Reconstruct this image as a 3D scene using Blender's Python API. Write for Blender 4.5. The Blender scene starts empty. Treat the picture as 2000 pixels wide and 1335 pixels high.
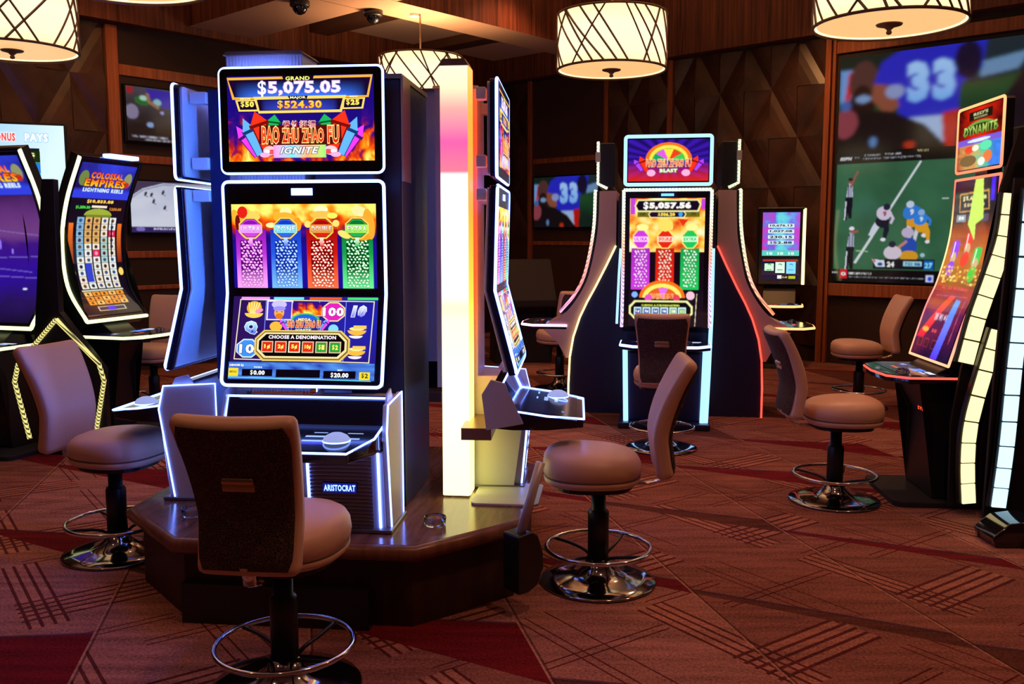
import bpy, bmesh, math, random
import numpy as np
from mathutils import Vector, Matrix, noise
random.seed(7)
PI = math.pi
sc = bpy.context.scene
COL = sc.collection
R = math.radians

# ------------------------------------------------------------------ camera, world, exposure
cam_d = bpy.data.cameras.new('camera'); cam = bpy.data.objects.new('camera', cam_d); COL.objects.link(cam)
cam_d.sensor_width = 36.0; cam_d.lens = 36.0 * 1800 / 2000
cam.location = (0, 0, 1.5); cam.rotation_euler = (R(90 - 6.4), 0, 0)
cam_d.clip_start = 0.05; cam_d.clip_end = 100
sc.camera = cam
w = bpy.data.worlds.new('world'); sc.world = w; w.use_nodes = True
w.node_tree.nodes['Background'].inputs[0].default_value = (1.0, 0.36, 0.26, 1)
w.node_tree.nodes['Background'].inputs[1].default_value = 0.022
sc.view_settings.view_transform = 'Standard'; sc.view_settings.look = 'None'
sc.view_settings.exposure = 0.0; sc.view_settings.gamma = 1.0; sc.view_settings.use_curve_mapping = False

def fill_light(loc, energy, col, size=0.3, kind='AREA', spot=100, aim=None):
    d = bpy.data.lights.new('fill_spot', kind); o = bpy.data.objects.new('fill_spot', d); COL.objects.link(o)
    d.energy = energy; d.color = col; o.location = loc
    if kind == 'AREA': d.shape = 'DISK'; d.size = size
    if kind == 'SPOT': d.spot_size = R(spot); d.spot_blend = 0.8; d.shadow_soft_size = 0.08
    if aim is not None:
        o.rotation_euler = (Vector(aim) - Vector(loc)).to_track_quat('-Z', 'Y').to_euler()
    return o
# warm fill spots added under the ceiling, without fittings, to light the floor
WARM = (1.0, 0.43, 0.23)
for (x, y, e) in [(-3.2, 1.6, 32), (1.4, 2.2, 92), (3.4, 3.6, 92), (2.6, 7.6, 125), (-2.6, 8.2, 75), (0.3, 10.6, 90), (-0.6, 0.6, 22)]:
    fill_light((x, y, 4.55), e, WARM, 0.35, 'SPOT', 120, (x, y, 0))
# narrow warm spots added to brighten the trims and the wood
for (x, y, e, aim) in [(0.3, 11.6, 130, (1.2, 13.5, 2.2)), (2.6, 9.6, 130, (3.8, 11.2, 2.2)), (-3.6, 8.6, 90, (-4.3, 10.4, 2.2))]:
    fill_light((x, y, 4.5), e, (1.0, 0.45, 0.16), 0.2, 'SPOT', 70, aim)

# ------------------------------------------------------------------ materials
def lin(c):
    if isinstance(c, str):
        c = [int(c[i:i + 2], 16) / 255 for i in (0, 2, 4)]
    return tuple(((v / 12.92) if v <= 0.04045 else ((v + 0.055) / 1.055) ** 2.4) for v in c)
def newmat(name):
    m = bpy.data.materials.new(name); m.use_nodes = True
    return m, m.node_tree, m.node_tree.nodes['Principled BSDF']
def pbr(name, col, rough=0.5, metal=0.0, spec=0.5, trans=0.0, coat=0.0, bump=0.0, bscale=80):
    m, nt, b = newmat(name)
    b.inputs['Base Color'].default_value = (*col, 1)
    b.inputs['Roughness'].default_value = rough; b.inputs['Metallic'].default_value = metal
    b.inputs['Specular IOR Level'].default_value = spec
    b.inputs['Transmission Weight'].default_value = trans
    b.inputs['Coat Weight'].default_value = coat
    # subtle procedural variation so nothing is a flat value
    tc = nt.nodes.new('ShaderNodeTexCoord'); nz = nt.nodes.new('ShaderNodeTexNoise')
    nz.inputs['Scale'].default_value = bscale; nt.links.new(tc.outputs['Object'], nz.inputs['Vector'])
    if bump > 0:
        bp = nt.nodes.new('ShaderNodeBump'); bp.inputs['Strength'].default_value = bump; bp.inputs['Distance'].default_value = 0.002
        nt.links.new(nz.outputs['Fac'], bp.inputs['Height']); nt.links.new(bp.outputs['Normal'], b.inputs['Normal'])
    mr = nt.nodes.new('ShaderNodeMapRange'); mr.inputs['To Min'].default_value = max(0, rough - 0.04); mr.inputs['To Max'].default_value = min(1, rough + 0.06)
    nt.links.new(nz.outputs['Fac'], mr.inputs['Value']); nt.links.new(mr.outputs['Result'], b.inputs['Roughness'])
    return m
def emit(name, col, s):
    m, nt, b = newmat(name)
    b.inputs['Base Color'].default_value = (0.1, 0.1, 0.1, 1)
    b.inputs['Emission Color'].default_value = (*col, 1); b.inputs['Emission Strength'].default_value = s
    return m
def ledramp(name, stops, s, axis='Z', bead=0.0, lo=0.25, span=2.4):
    """a light strip whose lamps are set to different colours along its height (metres); bead = pitch of the single lamps"""
    m, nt, b = newmat(name); N = nt.nodes; L = nt.links
    b.inputs['Base Color'].default_value = (0.1, 0.1, 0.1, 1)
    tc = N.new('ShaderNodeTexCoord'); sp = N.new('ShaderNodeSeparateXYZ'); L.new(tc.outputs['Object'], sp.inputs[0])
    mr = N.new('ShaderNodeMath'); mr.operation = 'DIVIDE'; mr.inputs[1].default_value = span; L.new(sp.outputs[axis], mr.inputs[0])
    cr = N.new('ShaderNodeValToRGB'); L.new(mr.outputs[0], cr.inputs[0])
    el = cr.color_ramp.elements
    while len(el) > 1: el.remove(el[-1])
    el[0].position = stops[0][0] / span; el[0].color = (*stops[0][1], 1)
    for z, c in stops[1:]:
        e = el.new(z / span); e.color = (*c, 1)
    L.new(cr.outputs[0], b.inputs['Emission Color'])
    b.inputs['Emission Strength'].default_value = s
    if bead:
        a = N.new('ShaderNodeMath'); a.operation = 'ADD'; L.new(sp.outputs['Z'], a.inputs[0]); L.new(sp.outputs['X'], a.inputs[1])
        a2 = N.new('ShaderNodeMath'); a2.operation = 'SUBTRACT'; L.new(a.outputs[0], a2.inputs[0]); L.new(sp.outputs['Y'], a2.inputs[1])
        d = N.new('ShaderNodeMath'); d.operation = 'DIVIDE'; d.inputs[1].default_value = bead; L.new(a2.outputs[0], d.inputs[0])
        f = N.new('ShaderNodeMath'); f.operation = 'FRACT'; L.new(d.outputs[0], f.inputs[0])
        g = N.new('ShaderNodeMath'); g.operation = 'GREATER_THAN'; g.inputs[1].default_value = 0.42; L.new(f.outputs[0], g.inputs[0])
        h = N.new('ShaderNodeMapRange'); h.inputs['To Min'].default_value = lo * s; h.inputs['To Max'].default_value = s; L.new(g.outputs[0], h.inputs['Value'])
        L.new(h.outputs[0], b.inputs['Emission Strength'])
    return m
def woodmat(name, c1, c2, sx=40, sz=1.0, rough=0.4, axis='Z'):
    m, nt, b = newmat(name); N = nt.nodes; L = nt.links
    tc = N.new('ShaderNodeTexCoord'); mp = N.new('ShaderNodeMapping')
    mp.inputs['Scale'].default_value = {'Z': (sx, sx, sz), 'X': (sz, sx, sx), 'Y': (sx, sz, sx)}[axis]
    L.new(tc.outputs['Object'], mp.inputs[0])
    nz = N.new('ShaderNodeTexNoise'); nz.inputs['Scale'].default_value = 1.0; nz.inputs['Detail'].default_value = 6; nz.inputs['Roughness'].default_value = 0.65
    L.new(mp.outputs[0], nz.inputs['Vector'])
    cr = N.new('ShaderNodeValToRGB'); cr.color_ramp.elements[0].position = 0.34; cr.color_ramp.elements[1].position = 0.66
    cr.color_ramp.elements[0].color = (*c1, 1); cr.color_ramp.elements[1].color = (*c2, 1)
    L.new(nz.outputs['Fac'], cr.inputs[0]); L.new(cr.outputs[0], b.inputs['Base Color'])
    b.inputs['Roughness'].default_value = rough
    bp = N.new('ShaderNodeBump'); bp.inputs['Strength'].default_value = 0.15; bp.inputs['Distance'].default_value = 0.002
    L.new(nz.outputs['Fac'], bp.inputs['Height']); L.new(bp.outputs[0], b.inputs['Normal'])
    return m

M = {}
M['vinyl'] = pbr('tan_vinyl', (0.74, 0.48, 0.34), 0.40, bump=0.12, bscale=160)
M['vinyl_seam'] = pbr('vinyl_seam', (0.16, 0.085, 0.06), 0.6)
M['chrome'] = pbr('chrome', (0.85, 0.85, 0.88), 0.10, 1.0)
M['darkchrome'] = pbr('polished_base_metal', (0.34, 0.34, 0.36), 0.09, 1.0)
M['brass'] = pbr('brass_handle', (0.62, 0.45, 0.26), 0.22, 1.0)
M['black'] = pbr('black_metal', (0.012, 0.012, 0.014), 0.35)
M['blackgloss'] = pbr('black_gloss', (0.008, 0.008, 0.012), 0.08, coat=0.5)
M['blackmatte'] = pbr('black_matte', (0.012, 0.010, 0.012), 0.7)
M['navy'] = pbr('navy_panel', (0.012, 0.014, 0.05), 0.35)
M['bezel'] = pbr('monitor_bezel', (0.010, 0.008, 0.018), 0.25)
M['pale'] = pbr('pale_metal', (0.62, 0.62, 0.66), 0.38, 0.25)
M['palewhite'] = pbr('white_cabinet', (0.74, 0.74, 0.70), 0.42)
M['bronze'] = pbr('bronze_trim', (0.40, 0.27, 0.20), 0.3, 0.8)
M['wing'] = pbr('champagne_metal', (0.66, 0.42, 0.40), 0.38, 0.12)
M['greymetal'] = pbr('grey_metal', (0.26, 0.25, 0.28), 0.32, 0.7)
M['mat'] = pbr('floor_mat', (0.02, 0.02, 0.024), 0.8)
M['wallflat'] = pbr('brown_wall_panel', (0.055, 0.024, 0.016), 0.6, bump=0.1)
M['wall'] = pbr('dark_wall', (0.030, 0.012, 0.008), 0.65)
M['ceil'] = pbr('ceiling_paint', (0.78, 0.60, 0.46), 0.8)
M['fascia'] = woodmat('fascia_wood', (0.060, 0.012, 0.004), (0.30, 0.085, 0.030), 26, 0.8, 0.5)
M['trim'] = woodmat('trim_wood', (0.24, 0.062, 0.022), (0.48, 0.15, 0.06), 30, 1.0, 0.3)
M['beam'] = pbr('beam_underside', (0.55, 0.34, 0.23), 0.5)
M['darkbeam'] = pbr('coffer_rib', (0.10, 0.04, 0.022), 0.5)
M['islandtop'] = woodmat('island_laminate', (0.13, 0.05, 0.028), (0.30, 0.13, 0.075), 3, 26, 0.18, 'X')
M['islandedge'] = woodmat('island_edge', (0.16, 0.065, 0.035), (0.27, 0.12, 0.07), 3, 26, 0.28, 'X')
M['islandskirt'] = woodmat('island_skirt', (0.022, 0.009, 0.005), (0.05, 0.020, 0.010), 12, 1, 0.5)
M['glass'] = pbr('clear_glass', (0.95, 0.95, 0.95), 0.03, trans=1.0)
M['shadeband'] = pbr('shade_strap', (0.14, 0.06, 0.025), 0.5)

def diamond_mat():
    m, nt, b = newmat('diamond_panel'); N = nt.nodes; L = nt.links
    tc = N.new('ShaderNodeTexCoord'); nz = N.new('ShaderNodeTexNoise'); nz.inputs['Scale'].default_value = 3.0; nz.inputs['Detail'].default_value = 5
    L.new(tc.outputs['Object'], nz.inputs['Vector'])
    cr = N.new('ShaderNodeValToRGB'); cr.color_ramp.elements[0].position = 0.3; cr.color_ramp.elements[1].position = 0.75
    cr.color_ramp.elements[0].color = (0.030, 0.011, 0.006, 1); cr.color_ramp.elements[1].color = (0.095, 0.036, 0.019, 1)
    L.new(nz.outputs['Fac'], cr.inputs[0]); L.new(cr.outputs[0], b.inputs['Base Color'])
    b.inputs['Roughness'].default_value = 0.36
    return m
M['diamond'] = diamond_mat()

def fabric_mat():
    m, nt, b = newmat('black_patterned_fabric'); N = nt.nodes; L = nt.links
    tc = N.new('ShaderNodeTexCoord'); v = N.new('ShaderNodeTexVoronoi'); v.feature = 'DISTANCE_TO_EDGE'; v.inputs['Scale'].default_value = 130
    L.new(tc.outputs['Object'], v.inputs['Vector'])
    cr = N.new('ShaderNodeValToRGB'); cr.color_ramp.elements[0].position = 0.05; cr.color_ramp.elements[1].position = 0.14
    cr.color_ramp.elements[0].color = (0.13, 0.07, 0.06, 1); cr.color_ramp.elements[1].color = (0.006, 0.005, 0.006, 1)
    L.new(v.outputs['Distance'], cr.inputs[0]); L.new(cr.outputs[0], b.inputs['Base Color'])
    b.inputs['Roughness'].default_value = 0.7
    return m
M['fabric'] = fabric_mat()

def carpet_mat():
    m, nt, b = newmat('casino_carpet'); N = nt.nodes; L = nt.links
    tc = N.new('ShaderNodeTexCoord'); sp = N.new('ShaderNodeSeparateXYZ')
    nzw = N.new('ShaderNodeTexNoise'); nzw.inputs['Scale'].default_value = 0.6
    L.new(tc.outputs['Object'], sp.inputs[0])
    def mt(op, a, bb=None, c=None):
        n = N.new('ShaderNodeMath'); n.operation = op
        for i, v in enumerate((a, bb, c)):
            if v is None: continue
            if hasattr(v, 'links') or not isinstance(v, (int, float)): L.new(v, n.inputs[i])
            else: n.inputs[i].default_value = v
        return n.outputs[0]
    X, Y = sp.outputs['X'], sp.outputs['Y']
    def proj(deg, off=0.0):
        return mt('ADD', mt('ADD', mt('MULTIPLY', X, math.cos(R(deg))), mt('MULTIPLY', Y, math.sin(R(deg)))), off)
    def fr(v, per): return mt('FRACT', mt('DIVIDE', v, per))
    def band(f, a, wd): return mt('MULTIPLY', mt('GREATER_THAN', f, a), mt('LESS_THAN', f, a + wd))
    def mx(a, bb): return mt('MAXIMUM', a, bb)
    def ml(a, bb): return mt('MULTIPLY', a, bb)
    def mixc(fac, c1, c2):
        n = N.new('ShaderNodeMix'); n.data_type = 'RGBA'
        for s, v in ((n.inputs[0], fac), (n.inputs[6], c1), (n.inputs[7], c2)):
            if isinstance(v, tuple): s.default_value = (*v, 1)
            elif isinstance(v, (int, float)): s.default_value = v
            else: L.new(v, s)
        return n.outputs[2]
    along = proj(35.5); across = proj(125.5)        # plaid axes
    # facets: parallelogram cells between lines at -77 and -30 degrees, with tapering wedges inside them
    H2, H1 = 0.80, 1.02
    qa = mt('DIVIDE', proj(13, 40.0), H2); qb = mt('DIVIDE', proj(60, 40.2), H1)
    fa, fb = mt('FRACT', qa), mt('FRACT', qb); ia, ib = mt('FLOOR', qa), mt('FLOOR', qb)
    def rnd(k):
        cv = N.new('ShaderNodeCombineXYZ'); L.new(ia, cv.inputs[0]); L.new(ib, cv.inputs[1]); cv.inputs[2].default_value = k
        wn = N.new('ShaderNodeTexWhiteNoise'); wn.noise_dimensions = '3D'; L.new(cv.outputs[0], wn.inputs['Vector']); return wn.outputs['Value']
    r1, r2 = rnd(1.3), rnd(5.7)
    width = mt('ADD', ml(mt('MULTIPLY', fa, r2), 0.46), 0.035)
    wedge = mt('LESS_THAN', fb, width)
    isred = mt('GREATER_THAN', r1, 0.38)
    base = (0.25, 0.094, 0.070); light = (0.35, 0.15, 0.118); red = (0.15, 0.007, 0.012); brown = (0.115, 0.036, 0.024)
    c = mixc(mt('GREATER_THAN', r2, 0.62), base, light)
    c = mixc(mt('LESS_THAN', r1, 0.17), c, brown)
    notw = mt('SUBTRACT', 1.0, mx(wedge, mt('LESS_THAN', r1, 0.17)))
    T = 1.02
    fx = fr(mt('ADD', across, 40.0), T); fy = fr(mt('ADD', along, 40.35), T)
    def lines(f, cs, wd):
        o = None
        for k in cs:
            bnd = band(f, k, wd); o = bnd if o is None else mx(o, bnd)
        return o
    wd = 0.0165
    m1 = mt('LESS_THAN', fy, 0.58); m2 = mt('LESS_THAN', fx, 0.80)
    stripeband = mx(ml(band(fx, 0.10, 0.20), m1), ml(band(fy, 0.02, 0.13), m2))
    c = mixc(ml(ml(stripeband, notw), 0.6), c, (0.44, 0.185, 0.125))
    la = ml(lines(fx, (0.085, 0.137, 0.185, 0.233, 0.285), wd), m1)
    lb = ml(lines(fy, (0.012, 0.055, 0.10, 0.145), wd * .8), m2)
    la2 = ml(lines(fx, (0.60, 0.64), wd * 0.5), mt('GREATER_THAN', fy, 0.34))
    lb2 = ml(lines(fy, (0.56, 0.60, 0.70), wd * 0.45), mt('GREATER_THAN', fx, 0.25))
    la3 = ml(lines(fx, (0.80, 0.84), wd * 0.5), band(fy, 0.1, 0.4))
    allL = mx(mx(la, la2), mx(la3, mx(lb, lb2)))
    c = mixc(ml(ml(allL, notw), 0.92), c, (0.085, 0.008, 0.012))
    wc_ = mixc(isred, brown, red)
    c = mixc(wedge, c, wc_)
    edge = mt('LESS_THAN', mt('ABSOLUTE', mt('SUBTRACT', fb, width)), 0.009)
    c = mixc(ml(edge, 0.75), c, (0.05, 0.018, 0.05))
    h1 = mt('LESS_THAN', fa, 0.011)
    c = mixc(ml(h1, 0.75), c, (0.46, 0.22, 0.15))
    h2 = band(fa, 0.011, 0.012)
    c = mixc(ml(h2, 0.7), c, (0.05, 0.012, 0.015))
    nz = N.new('ShaderNodeTexNoise'); nz.inputs['Scale'].default_value = 95; nz.inputs['Detail'].default_value = 3
    L.new(tc.outputs['Object'], nz.inputs['Vector'])
    nz2 = N.new('ShaderNodeTexNoise'); nz2.inputs['Scale'].default_value = 2.2; nz2.inputs['Detail'].default_value = 4
    mp = N.new('ShaderNodeMapping'); mp.inputs['Scale'].default_value = (1, 9, 1); mp.inputs['Rotation'].default_value = (0, 0, R(20)); L.new(tc.outputs['Object'], mp.inputs[0]); L.new(mp.outputs[0], nz2.inputs['Vector'])
    v = mt('ADD', ml(nz.outputs['Fac'], 2.4), ml(nz2.outputs['Fac'], 1.7))
    v = mt('SUBTRACT', v, 0.95)
    n = N.new('ShaderNodeMix'); n.data_type = 'RGBA'; n.blend_type = 'MULTIPLY'; n.inputs[0].default_value = 1
    L.new(c, n.inputs[6]); L.new(v, n.inputs[7])
    L.new(n.outputs[2], b.inputs['Base Color'])
    b.inputs['Roughness'].default_value = 0.95; b.inputs['Specular IOR Level'].default_value = 0.15
    bp = N.new('ShaderNodeBump'); bp.inputs['Strength'].default_value = 0.5; bp.inputs['Distance'].default_value = 0.004
    L.new(nz.outputs['Fac'], bp.inputs['Height']); L.new(bp.outputs[0], b.inputs['Normal'])
    return m
M['carpet'] = carpet_mat()

M['led'] = emit('cool_white_led', (0.13, 0.23, 1.0), 10.0)
M['ledpink'] = emit('pink_white_led', (1.0, 0.40, 0.75), 5.0)
M['ledblue'] = emit('blue_led', (0.04, 0.16, 1.0), 6.0)
M['ledpale'] = emit('pale_blue_led', (0.30, 0.58, 1.0), 1.8)
M['fillblue'] = emit('rear_glow_fill', (0.14, 0.22, 1.0), 90.0)  # added glow behind the upper monitor, brightens the back column
M['fillrear'] = emit('rear_blue_fill', (0.05, 0.17, 1.0), 75.0)  # added blue fill, turns the neighbouring rear shells blue
M['button'] = emit('lit_button_dome', (0.40, 0.48, 0.95), 0.75)
M['ledorange'] = emit('orange_led', (1.0, 0.33, 0.12), 2.6)
M['ledred'] = emit('red_led', (1.0, 0.06, 0.04), 2.4)
M['ledyellow'] = emit('yellow_led', (1.0, 0.78, 0.30), 2.6)
M['tile'] = emit('warm_light_tile', (1.0, 0.80, 0.36), 1.7)
M['tileblue'] = emit('cool_light_tile', (0.50, 0.82, 1.0), 1.7)
M['beadyellow'] = ledramp('beaded_yellow_green_strip', [(0, (0.85, 0.90, 0.36)), (2.4, (0.90, 0.95, 0.50))], 2.4, bead=0.022, lo=0.7)
M['tickyellow'] = ledramp('ticked_yellow_strip', [(0, (0.9, 0.8, 0.25)), (2.4, (0.9, 0.8, 0.25))], 1.1, bead=0.028, lo=0.08)
M['wingled_l'] = ledramp('left_strip', [(0.6, (1, 0.75, 0.5)), (0.8, (0.95, 0.45, 0.9)), (1.1, (1, 0.25, 0.25)), (1.45, (1, 0.5, 0.4)), (1.6, (1, 0.95, 0.7))], 1.9, bead=0.03, lo=0.35)
M['wingled_r'] = ledramp('right_strip', [(0.6, (1, 0.45, 0.1)), (0.85, (1, 0.20, 0.08)), (1.2, (1, 0.5, 0.35)), (1.6, (0.85, 1, 0.55))], 1.9, bead=0.03, lo=0.35)
M['dled'] = ledramp('center_strip', [(0.7, (0.7, 0.5, 1)), (1.1, (0.8, 0.55, 1)), (1.35, (1, 0.35, 0.25)), (1.6, (1, 0.75, 0.5)), (1.75, (0.85, 1, 0.8))], 1.9, bead=0.026, lo=0.35)
M['hled'] = ledramp('h_strip', [(0.7, (1, 0.5, 0.22)), (1.1, (1, 0.18, 0.2)), (1.5, (0.95, 0.85, 0.3)), (1.75, (1, 0.12, 0.08)), (2.2, (1, 0.42, 0.16))], 1.7)
M['shade'] = ledramp('lit_linen_shade', [(0.0, (1.0, 0.72, 0.34)), (0.10, (1.0, 0.80, 0.48)), (0.30, (1.0, 0.82, 0.52)), (0.46, (1.0, 0.72, 0.36))], 1.45, span=0.5)
M['diffuser'] = emit('lit_diffuser', (1.0, 0.56, 0.22), 1.0)
M['column_front'] = ledramp('column_front', [(0.0, (1.0, 0.92, 0.36)), (0.5, (1, 0.90, 0.42)), (0.80, (1, 0.62, 0.36)), (0.86, (.62, 0.40, 0.28)), (0.94, (1, 0.62, 0.5)), (1.15, (1, 0.70, 0.6)), (1.44, (.9, 0.5, 0.5)), (1.45, (.46, 0.10, 0.14)), (1.58, (.46, 0.055, 0.19)), (1.72, (.46, 0.2, 0.18)), (1.82, (.6, 0.45, 0.28)), (1.95, (.7, 0.55, 0.34))], 2.4)
M['column_side'] = ledramp('column_side', [(0.0, (0.42, 0.40, 0.11)), (0.5, (0.55, 0.34, 0.06)), (0.9, (1.0, 0.12, 0.01)), (1.3, (1.0, 0.065, 0.005)), (1.7, (1.0, 0.07, 0.008)), (1.95, (1.0, 0.11, 0.02))], 7.0)

def screenmat(s=1.0):
    m, nt, b = newmat('screen_picture'); N = nt.nodes; L = nt.links
    a = N.new('ShaderNodeAttribute'); a.attribute_name = 'Col'; a.attribute_type = 'GEOMETRY'
    b.inputs['Base Color'].default_value = (0.01, 0.01, 0.012, 1); b.inputs['Roughness'].default_value = 0.12
    L.new(a.outputs['Color'], b.inputs['Emission Color']); b.inputs['Emission Strength'].default_value = s
    return m
M['screen'] = screenmat(1.15)
M['tvscreen'] = screenmat(0.75)

# ------------------------------------------------------------------ mesh helpers
def obj(name, bm, m, parent=None, bevel=0.0, smooth=False, seg=2):
    me = bpy.data.meshes.new(name); bmesh.ops.recalc_face_normals(bm, faces=bm.faces[:]); bm.to_mesh(me); bm.free()
    me.materials.append(M[m] if isinstance(m, str) else m)
    o = bpy.data.objects.new(name, me); COL.objects.link(o)
    if parent is not None: o.parent = parent
    if smooth:
        for p in me.polygons: p.use_smooth = True
    if bevel > 0:
        b = o.modifiers.new('bevel', 'BEVEL'); b.width = bevel; b.segments = seg; b.limit_method = 'ANGLE'; b.angle_limit = R(35)
        for p in me.polygons: p.use_smooth = True
        wn = o.modifiers.new('wn', 'WEIGHTED_NORMAL'); wn.keep_sharp = True
    return o
def thing(name, label, cat, loc=(0, 0, 0), rz=0.0, group=None):
    o = bpy.data.objects.new(name, None); COL.objects.link(o); o.empty_display_size = 0.1
    o.location = loc; o.rotation_euler = (0, 0, rz); o['label'] = label; o['category'] = cat
    if group: o['group'] = group
    return o
def tag(o, label, cat, group=None, kind=None):
    o['label'] = label; o['category'] = cat
    if group: o['group'] = group
    if kind: o['kind'] = kind
    return o
def struct(o, label=None):
    o['kind'] = 'structure'
    if label: o['label'] = label
    return o
def dup(root, loc, rz, label=None, group=None):
    r = root.copy(); COL.objects.link(r); r.location = loc; r.rotation_euler = (0, 0, rz)
    if label: r['label'] = label
    if group: r['group'] = group
    for ch in list(root.children):
        c = ch.copy(); COL.objects.link(c); c.parent = r
        for g in list(ch.children):
            d = g.copy(); COL.objects.link(d); d.parent = c
    return r
def NB(): return bmesh.new()
def box(bm, x0, x1, y0, y1, z0, z1):
    v = [bm.verts.new(p) for p in ((x0, y0, z0), (x1, y0, z0), (x1, y1, z0), (x0, y1, z0), (x0, y0, z1), (x1, y0, z1), (x1, y1, z1), (x0, y1, z1))]
    for f in ((0, 3, 2, 1), (4, 5, 6, 7), (0, 1, 5, 4), (1, 2, 6, 5), (2, 3, 7, 6), (3, 0, 4, 7)):
        bm.faces.new([v[i] for i in f])
    return bm
def prism(bm, pts, a, b, axis='x'):
    """polygon pts extruded from a to b; axis x: pts=(y,z); y: pts=(x,z); z: pts=(x,y)"""
    def P(p, t):
        return {'x': (t, p[0], p[1]), 'y': (p[0], t, p[1]), 'z': (p[0], p[1], t)}[axis]
    A = [bm.verts.new(P(p, a)) for p in pts]; B = [bm.verts.new(P(p, b)) for p in pts]
    n = len(pts)
    fa = bm.faces.new(A); fb = bm.faces.new(B[::-1])
    for i in range(n): bm.faces.new([A[i], B[i], B[(i + 1) % n], A[(i + 1) % n]])
    bmesh.ops.triangulate(bm, faces=[fa, fb])
    return bm
def tube(bm, pts, r, n=8, closed=False, flat=1.0):
    pts = [Vector(p) for p in pts]; m = len(pts); rings = []
    up = Vector((0, 0, 1)); last = None
    for i, p in enumerate(pts):
        if closed: t = (pts[(i + 1) % m] - pts[i - 1])
        elif i == 0: t = pts[1] - p
        elif i == m - 1: t = p - pts[i - 1]
        else: t = (pts[i + 1] - p).normalized() + (p - pts[i - 1]).normalized()
        t.normalize()
        if last is None:
            a = up if abs(t.z) < 0.9 else Vector((1, 0, 0))
            s = t.cross(a).normalized()
        else:
            s = (last - t * last.dot(t))
            s = s.normalized() if s.length > 1e-6 else t.cross(up).normalized()
        last = s; q = t.cross(s).normalized()
        rings.append([bm.verts.new(p + s * math.cos(2 * PI * k / n) * r + q * math.sin(2 * PI * k / n) * r * flat) for k in range(n)])
    for i in range(m if closed else m - 1):
        A = rings[i]; B = rings[(i + 1) % m]
        off = 0
        if closed and i == m - 1:
            off = min(range(n), key=lambda o: sum((A[k].co - B[(k + o) % n].co).length for k in range(n)))
        for k in range(n):
            bm.faces.new([A[k], A[(k + 1) % n], B[(k + 1 + off) % n], B[(k + off) % n]])
    if not closed:
        bm.faces.new(rings[0][::-1]); bm.faces.new(rings[-1])
    return bm
def lathe(bm, prof, n=40, c=(0, 0, 0)):
    rings = []
    for r, z in prof:
        if r < 1e-5: rings.append([bm.verts.new((c[0], c[1], c[2] + z))])
        else: rings.append([bm.verts.new((c[0] + r * math.cos(2 * PI * k / n), c[1] + r * math.sin(2 * PI * k / n), c[2] + z)) for k in range(n)])
    for A, B in zip(rings[:-1], rings[1:]):
        for k in range(n):
            a = A[k % len(A)]; a2 = A[(k + 1) % len(A)]; b = B[k % len(B)]; b2 = B[(k + 1) % len(B)]
            vs = []
            for v in (a, a2, b2, b):
                if v not in vs: vs.append(v)
            if len(vs) > 2: bm.faces.new(vs)
    return bm
def loft(bm, sections, cap=True):
    rings = [[bm.verts.new(p) for p in s] for s in sections]; n = len(rings[0])
    for A, B in zip(rings[:-1], rings[1:]):
        for k in range(n): bm.faces.new([A[k], A[(k + 1) % n], B[(k + 1) % n], B[k]])
    if cap: bm.faces.new(rings[0][::-1]); bm.faces.new(rings[-1])
    return bm
def sup(n, a, b, e):
    out = []
    for k in range(n):
        t = 2 * PI * k / n; c, s = math.cos(t), math.sin(t)
        out.append((a * math.copysign(abs(c) ** (2 / e), c), b * math.copysign(abs(s) ** (2 / e), s)))
    return out
def rrect(x0, x1, z0, z1, r, n=5):
    out = []
    for cx, cz, a0 in ((x1 - r, z1 - r, 0), (x0 + r, z1 - r, 90), (x0 + r, z0 + r, 180), (x1 - r, z0 + r, 270)):
        for k in range(n + 1):
            a = R(a0 + 90 * k / n); out.append((cx + r * math.cos(a), cz + r * math.sin(a)))
    return out

# ------------------------------------------------------------------ pictures on screens
_tc = {}
def glyphs(s, bold=0.0, shear=0.0, space=1.0):
    k = (s, bold, shear, space)
    if k in _tc: return _tc[k]
    cu = bpy.data.curves.new('t', 'FONT'); cu.body = s; cu.size = 1.0; cu.offset = bold; cu.shear = shear; cu.space_character = space
    cu.resolution_u = 2
    o = bpy.data.objects.new('t', cu); COL.objects.link(o)
    dg = bpy.context.evaluated_depsgraph_get(); dg.update()
    me = bpy.data.meshes.new_from_object(o.evaluated_get(dg))
    vs = [(v.co.x, v.co.y) for v in me.vertices]; fs = [tuple(p.vertices) for p in me.polygons]
    bpy.data.objects.remove(o); bpy.data.curves.remove(cu); bpy.data.meshes.remove(me)
    _tc[k] = (vs, fs); return vs, fs
def colf(c):
    if isinstance(c, (list, tuple)) and len(c) == 2 and isinstance(c[0], str):
        a, b = lin(c[0]), lin(c[1])
        return lambda x, y: tuple(a[i] * y + b[i] * (1 - y) for i in range(3))   # first colour at the top
    l = lin(c); return lambda x, y: l
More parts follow.
